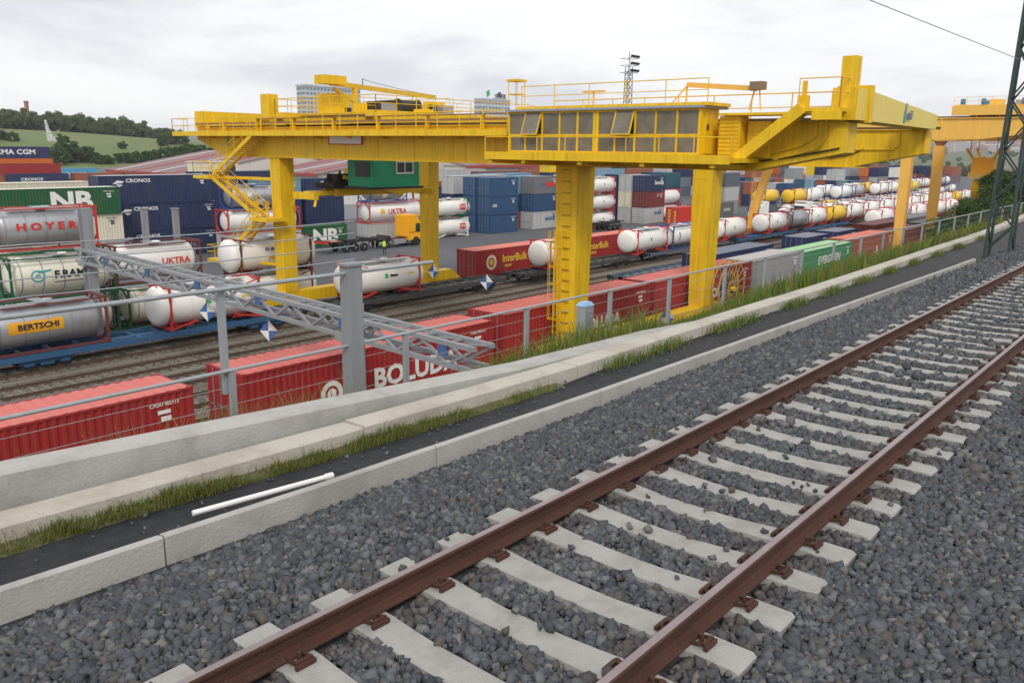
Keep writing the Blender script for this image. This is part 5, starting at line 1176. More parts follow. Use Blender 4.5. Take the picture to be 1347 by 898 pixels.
# white tanks with red oval and their neighbours right of the far right leg
for k in range(2): tankc(78.6, 79.9, .01+2.6*k, 'swap', M_tankwhite, M_greenf if k else M_white, 'white tank with red oval sign right of the far right leg, %s of two' % ['lower', 'upper'][k], gq, [('TCS', .42, 5.0, 1.42, M_txtw, 1, .012)] , panel=[(5.0, 1.42, 1.15, .8, M_txtr)])
container(76.8, 87, 5.0, S20, H9, 'white', 'white container behind the far right leg, upper', gy); container(76.8, 87, 2.5, S20, 2.5, 'white', 'white container behind the far right leg, lower', gy, lod=True); container(76.8, 87, -.0+.01, S20, 2.48, 'lgrey', 'pale grey container on the ground behind the white ones', gy, lod=True)
# blue three high stack
for k in range(3):
    container(88.5, 79.3, .01+k*2.6, S20, H8, 'blue', 'blue container front column of the three high blue stack, %s' % ['lowest', 'middle, white stripe', 'topmost'][k], 'blue containers three high', [('CAI', .55, 1.0, 1.3, M_txtw)] if k == 1 else ())
    container(88.3, 81.95, .01+k*2.6, S20, H8, 'blue', 'blue container rear column of the three high blue stack, %s' % ['lowest', 'middle', 'topmost'][k], 'blue containers three high')
container(89, 87, 5.25, S40, H8, 'lgrey', 'pale grey container above and behind the blue stack', gy, lod=True); container(89, 87, 2.63, S40, H8, 'cronos', 'navy container with white mark behind the blue stack', gy, lod=True); container(89, 87, .01, S40, H8, 'rust', 'rust container on the ground behind the blue stack', gy, lod=True)
fc = [('lgrey', 'pale grey container with light star mark, lowest right of the blue stack', [('MAERSK', .7, 4.2, 1.4, M_txtb)]), ('blue', 'blue container second layer right of the blue stack', ()), ('darkgrey', 'dark grey container with blue and red sign, third layer right of the blue stack', [('ADR', .5, 2.4, 1.4, M_txtb)])]
for k, (c, l, tx) in enumerate(fc): 
    t = container(98.4, 79.5, .01+k*2.6, S20, H8, c, l, gy, tx)
    if k == 2: put(MB().box(3.0, .0, 1.1, 5.0, .016, 1.75), 'sign_panel', M_txtr, t)
for k, (c, l) in enumerate((('rust', 'rust red container rear column right of the blue stack, lowest'), ('blue', 'blue container rear column right of the blue stack, middle'), ('lblue', 'light blue container rear column right of the blue stack, top'))): container(98.0, 82.2, .01+k*2.6, S20, H8, c, l, gy, lod=True)
container(101, 92, 5.23, S40, H8, 'lblue', 'long light blue container behind the near left yellow leg', gy, lod=True); container(101, 92, 2.62, S40, H8, 'blue', 'blue container under the long light blue one', gy, lod=True); container(101, 92, .01, S40, H8, 'brown', 'brown container on the ground under the long light blue one', gy, lod=True)
# white tank column and lettered stack between the two near legs
for k in range(3): tankc(104.6, 73.2, .01+k*2.6, 'swap', M_tankwhite, M_redframe, 'white red framed tank right of the near left leg, %s of three' % ['lowest', 'middle', 'topmost'][k], gq, panel=LEAF(3.2))
container(107, 80, 5.3, S20, H8, 'white', 'white container above the column of three white tanks', gy, lod=True)
for k, (c, l, tx) in enumerate((('lgrey', 'pale grey container with MAERSK lettering, lowest of the lettered stack', [('MAERSK', .62, 4.2, 1.6, M_txtb, 1, .015)]), ('maroon', 'maroon container in the middle of the lettered stack', [('LT', .5, 4.0, 1.9, M_txtw)]), ('cronos', 'blue container with white script lettering on top of the lettered stack', [('Samskip', .9, 4.2, 1.4, M_txtw, 1, .02)]))):
    container(119.2, 72.9, .01+k*2.6, S20, H8, c, l, gy, tx)
for k, (c, l) in enumerate((('lgrey', 'pale grey container in the rear column of the lettered stack, lowest'), ('cream', 'cream container in the rear column of the lettered stack, middle'), ('lgrey', 'pale grey container with white door marks, rear column top'))): container(119.0, 75.6, .01+k*2.6, S20, H8, c, l, gy, lod=True)
for k, c in enumerate(('navy', 'navy', 'cronos')): container(119, 78.4, .01+k*2.6, S20, H8, c, 'navy container in the third column of the lettered stack, %s' % ['lowest', 'middle', 'top'][k], gy, lod=True)
t = container(121, 94, 7.7, S40, H8, 'yellow', 'long yellow container high above the lettered stack', gy, [('MSC', .8, 9.4, 1.3, M_txtk)]); container(121, 94, 5.1, S40, H8, 'navy', 'navy container under the long yellow one', gy, lod=True); container(121, 94, 2.55, S40, 2.54, 'white', 'white container two below the long yellow one', gy, lod=True); container(121, 94, .01, S40, 2.53, 'slate', 'slate container on the ground below the long yellow one', gy, lod=True)
tankc(128, 74.5, .01, 'iso', M_tankwhite, M_bluef, 'white tank in blue frame right of the MAERSK container', gq, lod=True); tankc(128, 74.5, 2.61, 'iso', M_tankwhite, M_redframe, 'white tank in red frame on the blue framed tank', gq, lod=True)
t = container(120.6, 67.4, .01, S20, H9, 'brightred', 'bright red container with yellow marks left of the near right leg', gy)
m = MB()
for a in range(5): m.box(.004, 1.5, .35+a*.46, .02, 1.9, .65+a*.46)
for a in range(4): m.box(.004, .5, .5+a*.5, .02, .85, .8+a*.5)
put(m, 'yellow_marking', M_txty, t)
for k in range(3):
    for j in range(2): container(137+.2*j, 80+2.7*j, .01+2.6*k, S20, H8, 'blue' if (k+j) % 2 else 'dteal', 'blue container, %s in the %s column left of the near right leg' % (['lowest', 'middle', 'topmost'][k], ['first', 'second'][j]), gy, lod=True)
for k, (c, l, tx) in enumerate((('darkgrey', 'dark grey container with white lettering right of the near right leg, lowest', [('Samskip', .8, 3.4, 1.4, M_txtw)]), ('darkgrey', 'grey container with CMA lettering right of the near right leg, middle', [('CMA', .8, 3.8, 1.3, M_txtw)]), ('cronos', 'blue container with white script right of the near right leg, top', [('Samskip', 1.0, 3.8, 1.4, M_txtw)]))):
    container(140.5, 70.5 if k == 0 else 73.2, .01+2.6*k if k == 0 else .01+2.6*k, S20, H8, c, l, gy, tx, lod=True)
container(140.5, 73.2, .01, S20, H8, 'slate', 'slate container on the ground behind the dark lettered one', gy, lod=True)
tankc(133.5, 70.6, .01, 'iso', M_tankwhite, M_greenf, 'white tank with dark lettering just right of the near right leg', gq, [('RAMOS', .5, 3.4, 1.4, M_txtk)], lod=True)
for k in range(3):
    for j in range(2): container(147.5, 73.0+2.7*j, .01+2.6*k, S20, H8, ['grey', 'dteal', 'lgrey', 'grey', 'slate', 'lgrey'][k*2+j], '%s container, %s of the %s column left of the orange far leg' % (['Grey', 'Teal', 'Pale grey', 'Grey', 'Slate', 'Pale grey'][k*2+j], ['lowest', 'middle', 'topmost'][k], ['front', 'rear'][j]), gy, lod=True)
# what stands below and behind the ones one can tell apart: one joined mass
FARC = MB()
def far_box(u, v, z, L, H):
    FARC.box(u, v, z, u+L, v+CW, z+H)
# long rows of far containers on the back of the yard, in front of the sheds
gb = 'containers in the back rows of the yard'
back = [('navy', 'white', 'rust', 'cronos', 'brown', 'rust', 'rust', 'lblue', 'rust', 'brightred', 'navy', 'maroon', 'rust', 'lgrey', 'orange', 'white', 'navy', 'lblue'), ('rust', 'navy', 'cronos', 'rust', 'lgrey', 'blue', 'rust', 'slate', 'brown', 'navy', 'lgrey', 'rust', 'blue', 'white', 'grey', 'navy', 'rust', 'yellow')]
for r_, row in enumerate(back):
    for k, c in enumerate(row):
        n_ = (3 if (k+r_) % 3 else 2) if k > 3 else 2
        for q_ in range(n_):
            if q_ < n_-1: far_box(70+k*13.0+r_*5, 112+r_*14, .01+q_*2.45, S40, 2.44); continue
            cc = c if q_ == n_-1 else row[(k+q_*5+3) % len(row)]
            container(70+k*13.0+r_*5, 112+r_*14, .01+q_*2.45, S40, 2.44, cc, '%s container, %s stack from the left, %s back row, %s layer' % (CN[cc], ordn(k+1), ['front', 'rear'][r_], ['lowest', 'second', 'top'][q_]), gb, lod=True)
# far left group
gl = 'containers at the far left of the yard'
L5 = [(66, 200, 2.62, 'cronos', 'navy container with CRONOS lettering far left'), (79.5, 200, 2.62, 'rust', 'rust brown container far left beside the far CRONOS one'), (93, 200, 2.62, 'navy', 'navy container right of the far rust brown one'), (66, 200, .01, 'slate', 'slate container under the far CRONOS one'), (79.5, 200, .01, 'slate', 'slate container under the far rust brown one'), (93, 200, .01, 'slate', 'slate container under the far navy one'),
      (66.5, 205, 4.7, 'red', 'red container in the far left stack'), (66.5, 209, 5.72, 'orange', 'orange container in the far left stack'), (66.0, 209, 8.33, 'navy', 'navy container with CMA CGM lettering, topmost at far left'), (66.5, 205, 2.1, 'rust', 'rust container low in the far left stack'), (66.5, 209, 3.1, 'rust', 'rust container lower in the far left stack, rear'),
      (88, 235, 2.7, 'skyblue', 'bright blue container with white lettering in front of the trees'), (88, 235, .02, 'slate', 'slate container under the bright blue one'), (103, 238, 4.5, 'grey', 'grey container beside the red roof, far left'), (103, 238, 1.9, 'slate', 'slate container under the far grey one'), (116, 238, 4.5, 'navy', 'navy container beside the red roof, far left'), (116, 238, 1.9, 'slate', 'slate container under the far navy roof side one')]
for u, v, z, c, l in L5:
    u += 3.0
    tx = ()
    if 'CMA CGM' in l and 'topmost' in l: tx = [('CMA CGM', 1.5, 5.0, 1.4, M_txtw, 1.2, .04)]
    if 'CRONOS lettering far' in l: tx = [('CRONOS', .9, 4.5, 1.4, M_txtw, 1.2)]
    if 'bright blue' in l and 'white' in l: tx = [('HAPAG LLOYD', .8, 6, 1.2, M_txtw, 1.2)]
    if z in (1.9, 4.5): z = z-1.9+.01
    container(u, v, z, S40, H8, c, l, gl, tx, lod=True)
# far right blocks: rows of containers with their ends to the camera
gr = 'containers in the far right blocks'
def block(u, v0, n, cols, lv, tagn, lens=S20, H=H8):
    for k in range(n):
        for q_ in range(lv if isinstance(lv, int) else lv[k % len(lv)]):
            nl = lv if isinstance(lv, int) else lv[k % len(lv)]
            if q_ < nl-2 or (q_ < nl-1 and u > 240): far_box(u, v0+k*2.62, .01+q_*(H+.01), lens, H); continue
            c = cols[(k+q_*7) % len(cols)]
            container(u+random.uniform(-.2, .2), v0+k*2.62, .01+q_*(H+.01), lens, H, c, '%s container, %s column from the right, %s layer of the %s' % (CN[c], ordn(k+1), ['lowest', 'second', 'third', 'fourth'][q_], tagn), gr, lod=True)
block(176, 70, 6, ['slate', 'grey', 'blue', 'lgrey', 'navy', 'rust'], [1, 2, 2], 'near far block')
block(206, 68, 19, ['rust', 'slate', 'lgrey', 'dteal', 'navy', 'lblue', 'grey', 'blue', 'teal', 'navy', 'rust', 'lblue', 'dteal', 'white'], [2, 2, 3, 2], 'broad two high block')
block(250, 72, 18, ['navy', 'yellow', 'lgrey', 'white', 'slate', 'navy', 'orange', 'blue', 'grey', 'rust', 'navy'], [3, 2, 3], 'third block', S40)
block(300, 70, 24, ['navy', 'navy', 'blue', 'slate', 'navy', 'rust', 'navy', 'white', 'cronos'], [3, 3, 2], 'navy block', S40)
put(FARC, 'far_containers', island_mat('far_cont', [PAL[k] for k in ('navy', 'rust', 'slate', 'lgrey', 'blue', 'brown', 'dteal')], .6), label='lower layers of the distant container stacks, mostly hidden', cat='containers', kind='stuff')
gw = 'tank containers in the far right rows'
tks = []
for r_, (v, u0, n, lv) in enumerate(((56.5, 139, 12, 1), (60.5, 150, 10, 2), (64.5, 176, 12, 2), (66.0, 236, 7, 2))):
    for k in range(n):
        for q_ in range(lv if (k*7+r_) % 3 else 1):
            cc = 'yellow' if (k*5+r_*3+q_) % 9 == 4 else ('grey' if (k+q_) % 7 == 5 else 'white')
            mt = {'yellow': M_tyel, 'grey': M_silver, 'white': M_tankwhite}[cc]
            tankc(u0+k*8.1, v, .01+q_*2.6, 'swap', mt, [M_brownf, M_steel, M_redframe2, M_bluef][(k*3+r_+q_) % 4], '%s tank, %s from the left, %s row of ground tanks, %s layer' % (cc, ordn(k+1), ['first', 'second', 'third', 'last'][r_], ['lower', 'upper'][q_]), gw, lod=True)
tankc(142.0, 62.5, 2.7, 'swap', M_tyel, M_bluef, 'yellow tank behind the white wagons right of the orange crane leg', gw, lod=True); container(141.5, 62.5, .01, 7.5 if False else S20, H8, 'slate', 'slate container under the yellow tank', gr, lod=True)

# ================================================================== TRUCK, TRAILER, PERSON
TO = paint((.90, .42, .012), .35, .15)
def wheel_mesh(r, w): return MB().lathe([(-w/2, r*.5), (-w/2, r*.93), (-w/2+.04, r), (w/2-.04, r), (w/2, r*.93), (w/2, r*.5)], (0, 0, 0), 'y', 20).mesh('tyre', True), MB().lathe([(-w/2-.01, .05), (-w/2+.02, r*.5), (w/2-.02, r*.5), (w/2+.01, .05)], (0, 0, 0), 'y', 14).mesh('rim')
TYR, RIM = wheel_mesh(.5, .34)
def wheel(par, x, y):
    w_ = inst('tyre', TYR, M_black, par, (x, y, .5)); inst('rim', RIM, M_steel, w_); return w_
tk = thing('truck_tractor', (66.6, 76.2, 0), 'orange truck tractor unit with high roof cab on the yard lane', 'truck')
c_ = MB().prism([(3.6, .75), (5.75, .75), (5.85, 1.5), (5.55, 2.9), (5.0, 3.55), (4.2, 3.75), (3.6, 3.75)], .03, 2.42, 'y'); put(c_, 'cab', TO, tk)
put(MB().hexa([(5.86, .25, 1.75), (5.89, .25, 1.75), (5.89, 2.2, 1.75), (5.86, 2.2, 1.75), (5.62, .25, 2.85), (5.65, .25, 2.85), (5.65, 2.2, 2.85), (5.62, 2.2, 2.85)]), 'windscreen', M_glassdk, tk)
put(MB().prism([(4.65, 1.75), (5.6, 1.75), (5.35, 2.75), (4.75, 2.75)], .0, .025, 'y'), 'side_window', M_glassdk, tk)
put(MB().prism([(4.5, .8), (5.5, .8), (5.6, 1.62), (4.5, 1.62)], .012, .026, 'y'), 'door', TO, tk)
put(MB().box(3.25, .3, 1.2, 3.595, 2.15, 3.7), 'air_deflector', TO, tk); put(MB().box(-1.2, .7, .75, 3.59, 1.75, 1.0), 'chassis', M_dark, tk)
put(MB().box(1.2, .1, .45, 3.2, .6, .95), 'fuel_tank', M_silver, tk); put(MB().box(5.7, .1, .35, 5.95, 2.35, .74), 'bumper', M_dark, tk)
put(MB().box(3.6, -.004, 1.66, 5.7, .022, 1.72), 'trim_line', M_black, tk); put(MB().box(4.3, .1, 3.6, 5.35, 2.3, 3.78), 'roof_fairing', TO, tk); put(MB().box(5.35, .15, 2.9, 5.95, 2.3, 3.0), 'sun_visor', M_black, tk); put(MB().lathe([(-.03, .58), (.03, .58)], (4.75, .03, .55), 'y', 18), 'wheel_arch', M_black, tk)
put(MB().box(5.45, -.28, 1.9, 5.65, -.02, 2.6), 'mirror', M_black, tk); put(MB().prism([(-.9, 1.05), (.9, 1.05), (.6, 1.3), (-.6, 1.3)], .1, 2.3, 'y'), 'mudguard', M_black, tk)
for x in (0, 4.75):
    for y in (.2, 2.2): wheel(tk, x, y)
tl = thing('semi_trailer', (59.3, 76.2, 0), 'empty flat skeletal semi-trailer with three axles behind the orange truck', 'trailer')
put(MB().box(-1.3, .75, 1.0, 8.1, 1.05, 1.32).box(-1.3, 1.4, 1.0, 8.1, 1.7, 1.32), 'chassis_beam', M_dark, tl)
for x in (-1.2, 1.5, 4.6, 7.8): put(MB().box(x-.1, .02, 1.325, x+.1, 2.42, 1.47), 'cross_bolster', M_dark, tl)
put(MB().box(-1.5, .0, 1.1, -1.32, 2.44, 1.4), 'rear_bumper', M_redframe, tl); put(MB().box(-1.3, .05, 1.325, .6, 2.4, 1.36), 'deck_plate', paint((.35, .14, .08), .7, .4), tl)
for x in (1.3, 2.6, 3.9):
    for y in (.2, 2.2): wheel(tl, x, y)
for y in (.7, 1.75): put(MB().box(5.9, y-.05, .1, 6.05, y+.05, 1.0), 'landing_leg', M_steel, tl)
t2_ = thing('semi_trailer', (103.5, 69.8, 0), 'dark skeletal trailer with three axles before the column of white tanks', 'trailer')
put(MB().box(-6, .75, 1.0, 5.0, 1.05, 1.3).box(-6, 1.4, 1.0, 5, 1.7, 1.3), 'chassis_beam', M_dark, t2_)
for x in (-5.5, -2, 1.4, 4.7): put(MB().box(x-.1, .02, 1.303, x+.1, 2.42, 1.42), 'cross_bolster', M_dark, t2_)
for x in (1.2, 2.5, 3.8):
    for y in (.2, 2.2): wheel(t2_, x, y)
for y in (.7, 1.75): put(MB().box(-4.6, y-.05, .05, -4.45, y+.05, 1.0), 'landing_leg', M_steel, t2_)

def copy_tree(o, parent=None):
    c = o.copy(); COL.objects.link(c); c.parent = parent
    for ch in list(o.children): copy_tree(ch, c)
    return c
for x, y, v, lab in ((1069, 285, 55.0, 'white truck cab among the tanks right of the yellow tank'), (1012, 300, 60.0, 'white truck cab half hidden behind the orange crane far leg')):
    c = copy_tree(tk); c.location = (ux(x, y, v), v, .01); c['label'] = lab; c['group'] = 'trucks in the yard'; c.rotation_euler = (0, 0, R(165))
    for ch in c.children:
        if ch.material_slots and ch.material_slots[0].material == TO: ch.material_slots[0].material = M_white
tk['group'] = 'trucks in the yard'
def skin_mesh(name, verts, edges, radii, root=0):
    m = bpy.data.meshes.new(name); m.from_pydata(verts, edges, []); o = bpy.data.objects.new(name, m); COL.objects.link(o)
    md = o.modifiers.new('skin', 'SKIN'); md.use_smooth_shade = True
    for i, r_ in enumerate(radii): m.skin_vertices[0].data[i].radius = (r_, r_*.85); 
    m.skin_vertices[0].data[root].use_root = True
    s_ = o.modifiers.new('sub', 'SUBSURF'); s_.levels = 1; s_.render_levels = 1
    dg = bpy.context.evaluated_depsgraph_get(); r = bpy.data.meshes.new_from_object(o.evaluated_get(dg)); bpy.data.objects.remove(o)
    r.materials.clear(); r.materials.append(None); return r
pr = thing('person', at_v(505.5, 326, 72.0), 'person in dark trousers and yellow hi-vis vest standing on the lane beside the trailer', 'person', rz=R(-60))
pr.location.z = .01
bv = [(0,0,.95),(0,0,1.15),(0,0,1.38),(0,0,1.52),(0,.02,1.64),(0,.02,1.76),(.10,0,.88),(.12,.02,.5),(.13,0,.09),(.14,.14,.04),(-.10,0,.88),(-.12,-.02,.5),(-.13,0,.09),(-.14,.14,.04),(.19,0,1.42),(.26,.0,1.15),(.27,.08,.92),(.27,.1,.84),(-.19,0,1.42),(-.26,0,1.15),(-.27,.08,.92),(-.27,.1,.84)]
be = [(0,1),(1,2),(2,3),(3,4),(4,5),(0,6),(6,7),(7,8),(8,9),(0,10),(10,11),(11,12),(12,13),(2,14),(14,15),(15,16),(16,17),(2,18),(18,19),(19,20),(20,21)]
br = [.15,.15,.16,.06,.095,.085,.10,.07,.05,.045,.10,.07,.05,.045,.07,.05,.04,.045,.07,.05,.04,.045]
inst('body', skin_mesh('body', bv, be, br), paint((.03, .035, .05), .8, .2), pr)
inst('head', MB().lathe([(1.56, .03), (1.58, .075), (1.66, .098), (1.74, .085), (1.785, .03)], (0, .02, 0), 'z', 12).mesh('head', True), paint((.45, .27, .19), .6, .05), pr)
inst('hair', MB().lathe([(1.69, .10), (1.75, .095), (1.80, .03)], (0, .0, 0), 'z', 12).mesh('hair', True), paint((.03, .02, .015), .8, .05), pr)
put(MB().lathe([(.93, .19), (1.1, .195), (1.35, .225), (1.46, .19), (1.5, .09)], (0, 0, 0), 'z', 16), 'vest', paint((.50, .85, .03), .7, .05), pr, True)
put(MB().lathe([(1.08, .199), (1.14, .204)], (0, 0, 0), 'z', 16), 'reflective_band', M_white, pr)

# two grey light columns before the CRONOS stack
for x, lab in ((189, 'left grey post in front of the CRONOS stack'), (230, 'right grey post in front of the CRONOS stack')):
    p_ = at_v(x, 275, 58.5); h = p_.z
    t = thing('grey_post', (p_.x, 58.5, 0), lab, 'post', 'grey posts in front of the CRONOS stack'); put(MB().box(-.2, -.15, 0, .2, .15, h), 'column', M_port, t); put(MB().box(-.26, -.2, h, .26, .2, h+.08), 'cap', M_port, t); put(MB().box(-.4, -.4, -.02, .4, .4, .15), 'foot', M_conc, t)

# ================================================================== FLOODLIGHT MAST
fm = thing('floodlight_mast', (232, 150, 0), 'tall lattice floodlight mast with stacked lamps rising behind the machine house', 'mast')
m = MB(); Hm = 37.0; wz = lambda z: 1.25-.012*z
for sx in (-1, 1):
    for sy in (-1, 1): put(MB().beam((sx*wz(0), sy*wz(0), 0), (sx*wz(Hm), sy*wz(Hm), Hm), .2), 'leg', M_steel, fm)
z = 0; k_ = 0
while z < Hm-1.9:
    m = MB()
    for sx in (-1, 1):
        a, b = (z, z+2) if k_ % 2 else (z+2, z)
        m.beam((sx*wz(a), -wz(a), a), (sx*wz(b), wz(b), b), .14).beam((-wz(a), sx*wz(a), a), (wz(b), sx*wz(b), b), .14)
    put(m, 'lattice_bay', M_dark, fm); z += 2; k_ += 1
for k in range(3):
    z = 35.2+k*2.1; put(MB().box(-2.1, -2.1, z, 2.1, -1.95, z+.12).box(-2.1, 1.95, z, 2.1, 2.1, z+.12).box(-2.1, -1.94, z, -1.95, 1.94, z+.12).box(1.95, -1.94, z, 2.1, 1.94, z+.12).box(-2.05, -.1, z+.005, 2.05, .1, z+.1), 'lamp_platform', M_steel, fm)
    for a in range(4): put(MB().lathe([(0, .3), (.35, .62), (.5, .62)], (0, 0, 0), 'x', 12), 'floodlight', M_dark, fm, loc=(-1.9+a*1.25, -2.0, z+.8), rot=(0, R(40), R(-110)), scale=(.8, .8, .8))
put(MB().tube((0, 0, 37), (0, 0, 41.5), .12, 6), 'top_rod', M_dark, fm)

# ================================================================== SHEDS WITH RED AND GREY ROOFS
M_roofg = paint((.25, .19, .20), .95, .6, 0, .25, (.26, .08, .07), True, 0, .08); M_roofr = paint((.36, .085, .08), .95, .4, 0, .3, (.1, .075, .05), True, 0, .08); M_shedw = paint((.62, .58, .54), .8, .3)
def shed(name, u0, v0, du, dv, ze, zr, label, ridge='v', stripes=8, red_eave=True):
    t = thing(name, (u0, v0, 0), label, 'shed', 'low sheds behind the yard')
    put(MB().box(0, 0, 0, du, dv, ze), 'wall', M_shedw, t)
    if ridge == 'v':
        for s_ in (0, 1):
            a, b = (-.6, du/2) if s_ == 0 else (du/2, du+.6); za, zb = (ze-.1, zr) if s_ == 0 else (zr, ze-.1)
            r_ = put(MB().hexa([(a, -.6, za), (b, -.6, zb), (b, dv+.6, zb), (a, dv+.6, za), (a, -.6, za+.2), (b, -.6, zb+.2), (b, dv+.6, zb+.2), (a, dv+.6, za+.2)]), 'roof', M_roofg, t)
            if s_ == 0:
                for k in range(stripes):
                    y = dv*(k+.5)/stripes; w_ = .22 if k % 2 else .9
                    put(MB().hexa([(a, y-w_, za+.2), (b, y-w_, zb+.2), (b, y+w_, zb+.2), (a, y+w_, za+.2), (a, y-w_, za+.26), (b, y-w_, zb+.26), (b, y+w_, zb+.26), (a, y+w_, za+.26)]), 'roof_stripe', M_roofr if k % 2 == 0 else M_white, t)
        put(MB().prism([(-.3, ze), (du+.3, ze), (du/2, zr)], -.35, -.05, 'y'), 'gable', M_shedw, t)
        put(MB().box(-.7, -.65, ze-.5, -.4, dv+.65, ze+.1), 'eave_band', M_roofr, t)
    else:
        for s_ in (0, 1):
            a, b = (-.6, dv/2) if s_ == 0 else (dv/2, dv+.6); za, zb = (ze-.1, zr) if s_ == 0 else (zr, ze-.1)
            put(MB().hexa([(-.6, a, za), (du+.6, a, za), (du+.6, b, zb), (-.6, b, zb), (-.6, a, za+.2), (du+.6, a, za+.2), (du+.6, b, zb+.2), (-.6, b, zb+.2)]), 'roof', M_roofg, t)
            if s_ == 0:
                for k in range(stripes):
                    x = du*(k+.5)/stripes; w_ = du/stripes*.09
                    put(MB().hexa([(x-w_, a, za+.2), (x+w_, a, za+.2), (x+w_, b, zb+.2), (x-w_, b, zb+.2), (x-w_, a, za+.27), (x+w_, a, za+.27), (x+w_, b, zb+.27), (x-w_, b, zb+.27)]), 'roof_stripe', M_roofr, t)
                for k in range(stripes-1):
                    x = du*(k+1)/stripes; yy = a+(b-a)*.55; zz = za+(zb-za)*.55+.22
                    put(MB().box(x-2, yy-1, zz, x+2, yy+1, zz+.7), 'roof_vent', M_dark, t)
        put(MB().prism([(-.3, ze), (dv+.3, ze), (dv/2, zr)], -.35, -.05, 'x'), 'gable', M_shedw, t)
        put(MB().box(-.65, -.7, ze-.6, du+.65, -.4, ze+.1), 'eave_band', M_roofr, t)
    return t
shed('warehouse_shed', 94, 172, 52, 36, 5.6, 10.2, 'grey and red roofed shed left of the yellow crane', 'v', 4)
shed('warehouse_shed', 112, 150, 60, 20, 6.0, 10.3, 'grey roofed shed behind the far left yellow leg', 'v', 3)
shed('warehouse_shed', 150, 142, 110, 60, 7.6, 12.0, 'long shed with red striped grey roof behind the machine house', 'u', 9)
shed('warehouse_shed', 264, 140, 110, 60, 7.0, 11.6, 'long red striped shed right of the floodlight mast', 'u', 9)
t = thing('site_cabin', (81, 140, 5.6), 'cream cabin with dark window above the navy CRONOS containers', 'cabin')
t.location = (84, 150, 0); put(MB().box(0, 0, 0, 9, 3, 8.6), 'wall', M_cream, t); put(MB().box(6.6, -.03, 6.5, 8.4, -.003, 8.0), 'window', M_glassdk, t); put(MB().box(-.2, -.2, 8.603, 9.2, 3.2, 8.75), 'roof', M_lg if False else M_white, t)

# ================================================================== OFFICE TOWERS
M_facade = paint((.52, .55, .59), .5, .2, 0, .2); M_pane2 = paint((.16, .20, .26), .25, .2, 0, .2)
def tower(x0, x1, ytop, v, depth, label, sign, signmat, rows, cols):
    a = at_v(x0, ytop, v); b = at_v(x1, ytop+3, v); wdt = b.x-a.x; h = a.z
    t = thing('office_tower', (a.x, v, 0), label, 'building', 'office towers on the skyline')
    put(MB().box(0, 0, 0, wdt, depth, h), 'wall', M_facade, t); put(MB().box(-.6, -.6, h, wdt+.6, depth+.6, h+1.4), 'parapet', M_facade, t)
    pm = MB().box(0, -.25, 0, wdt/cols*.62, -.02, h/rows*.5).mesh('window'); pl = MB().box(-.25, 0, 0, -.02, depth/7*.6, h/rows*.5).mesh('window')
    for r_ in range(rows):
        if (r_+.3)*h/rows < h*.45: continue
        for c in range(cols): inst('window', pm, M_pane2, t, (wdt*(c+.19)/cols, 0, h*(r_+.25)/rows))
        for c in range(7): inst('window', pl, M_pane2, t, (0, depth*(c+.2)/7, h*(r_+.25)/rows))
    m_ = text_mesh(sign, 7, .2, .3); inst('roof_sign', m_, signmat, t, (wdt*.62, -1, h+5.0), (R(90), 0, 0))
    put(MB().box(wdt*.62-10, -.6, h+1.4, wdt*.62+10, -.2, h+2.4), 'sign_frame', M_steel, t); return t
tower(402, 474, 113, 560, 12, 'wide pale office tower with red roof lettering behind the trolley', 'hem', M_txtr, 16, 16)
t = tower(634, 671, 131, 560, 10, 'pale office tower with green roof sign left of the machine house', 'office', M_txtk, 12, 9)
put(MB().prism([(6, 0), (10, 2), (9, 7), (5, 5)], -1.4, -.8, 'y'), 'roof_emblem', M_gpan, t, loc=(0, 0, at_v(634, 131, 560).z+2.4))

# ================================================================== HILL, TREES, CHIMNEY, WATER JET AT LEFT
def px(x, y, v): return at_v(x, y, v)
gx = np.linspace(-120, 420, 40); gyv = np.linspace(300, 900, 34)
def hill_z(u, v):
    r_ = 17.5*math.exp(-(max(0, u-190)/130)**2)*min(1, max(0, (v-300)/170))**1.2
    return r_+.6*math.sin(u*.05)+.5*math.sin(v*.07)
vs = [(u, v, hill_z(u, v)-(1.0 if (v < 305 or abs(u-150) > 268) else 0)) for u in gx for v in gyv]; n = len(gyv); fs = []
for i in range(len(gx)-1):
    for k in range(n-1): fs += [i*n+k, (i+1)*n+k, (i+1)*n+k+1, i*n+k+1]
np_mesh('hill', np.array(vs), fs, 4, M_lawn, smooth=True, kind='structure')
ht = 'trees along the hill top'
xs = np.linspace(-14, 220, 44)
for k, x in enumerate(xs):
    v = 500+random.uniform(-12, 12); u = ux(x, 165, v); s = random.uniform(5.2, 6.8)*(1 if x < 190 else .75)
    tree('hill_tree', (u, v, hill_z(u, v)-.5), s, 'far', 'round crowned tree on the hill crest, %s from the left' % ordn(k+1), ht, M_leaf_hazed, 1.15)
mt_ = [(8, 430, 3.6), (20, 425, 3.0), (-6, 420, 3.5), (58, 330, 3.6), (66, 300, 3.4), (74, 345, 4.6), (84, 352, 5.4), (95, 350, 5.6), (106, 352, 4.8), (118, 350, 4.0), (130, 345, 3.2), (143, 345, 3.0), (157, 348, 3.2), (170, 348, 3.4), (184, 350, 3.6), (198, 350, 3.8), (211, 352, 4.2), (226, 355, 4.8), (243, 360, 5.2), (258, 362, 5.2), (162, 400, 2.6), (214, 430, 4.5), (228, 440, 5.5), (240, 445, 5.0), (84, 410, 3.6), (272, 365, 4.5)]
for k, (x, v, s) in enumerate(mt_):
    u = ux(x, 200, v); tree('foot_tree', (u, v, (hill_z(u, v) if v > 310 else 0)-.5), s, 'far', 'dark leafy tree below the hill lawn, %s of its kind from the left' % ordn(1+sorted((q[0], q[1]) for q in mt_).index((x, v))), 'trees at the foot of the hill', M_leaf, 1.0)
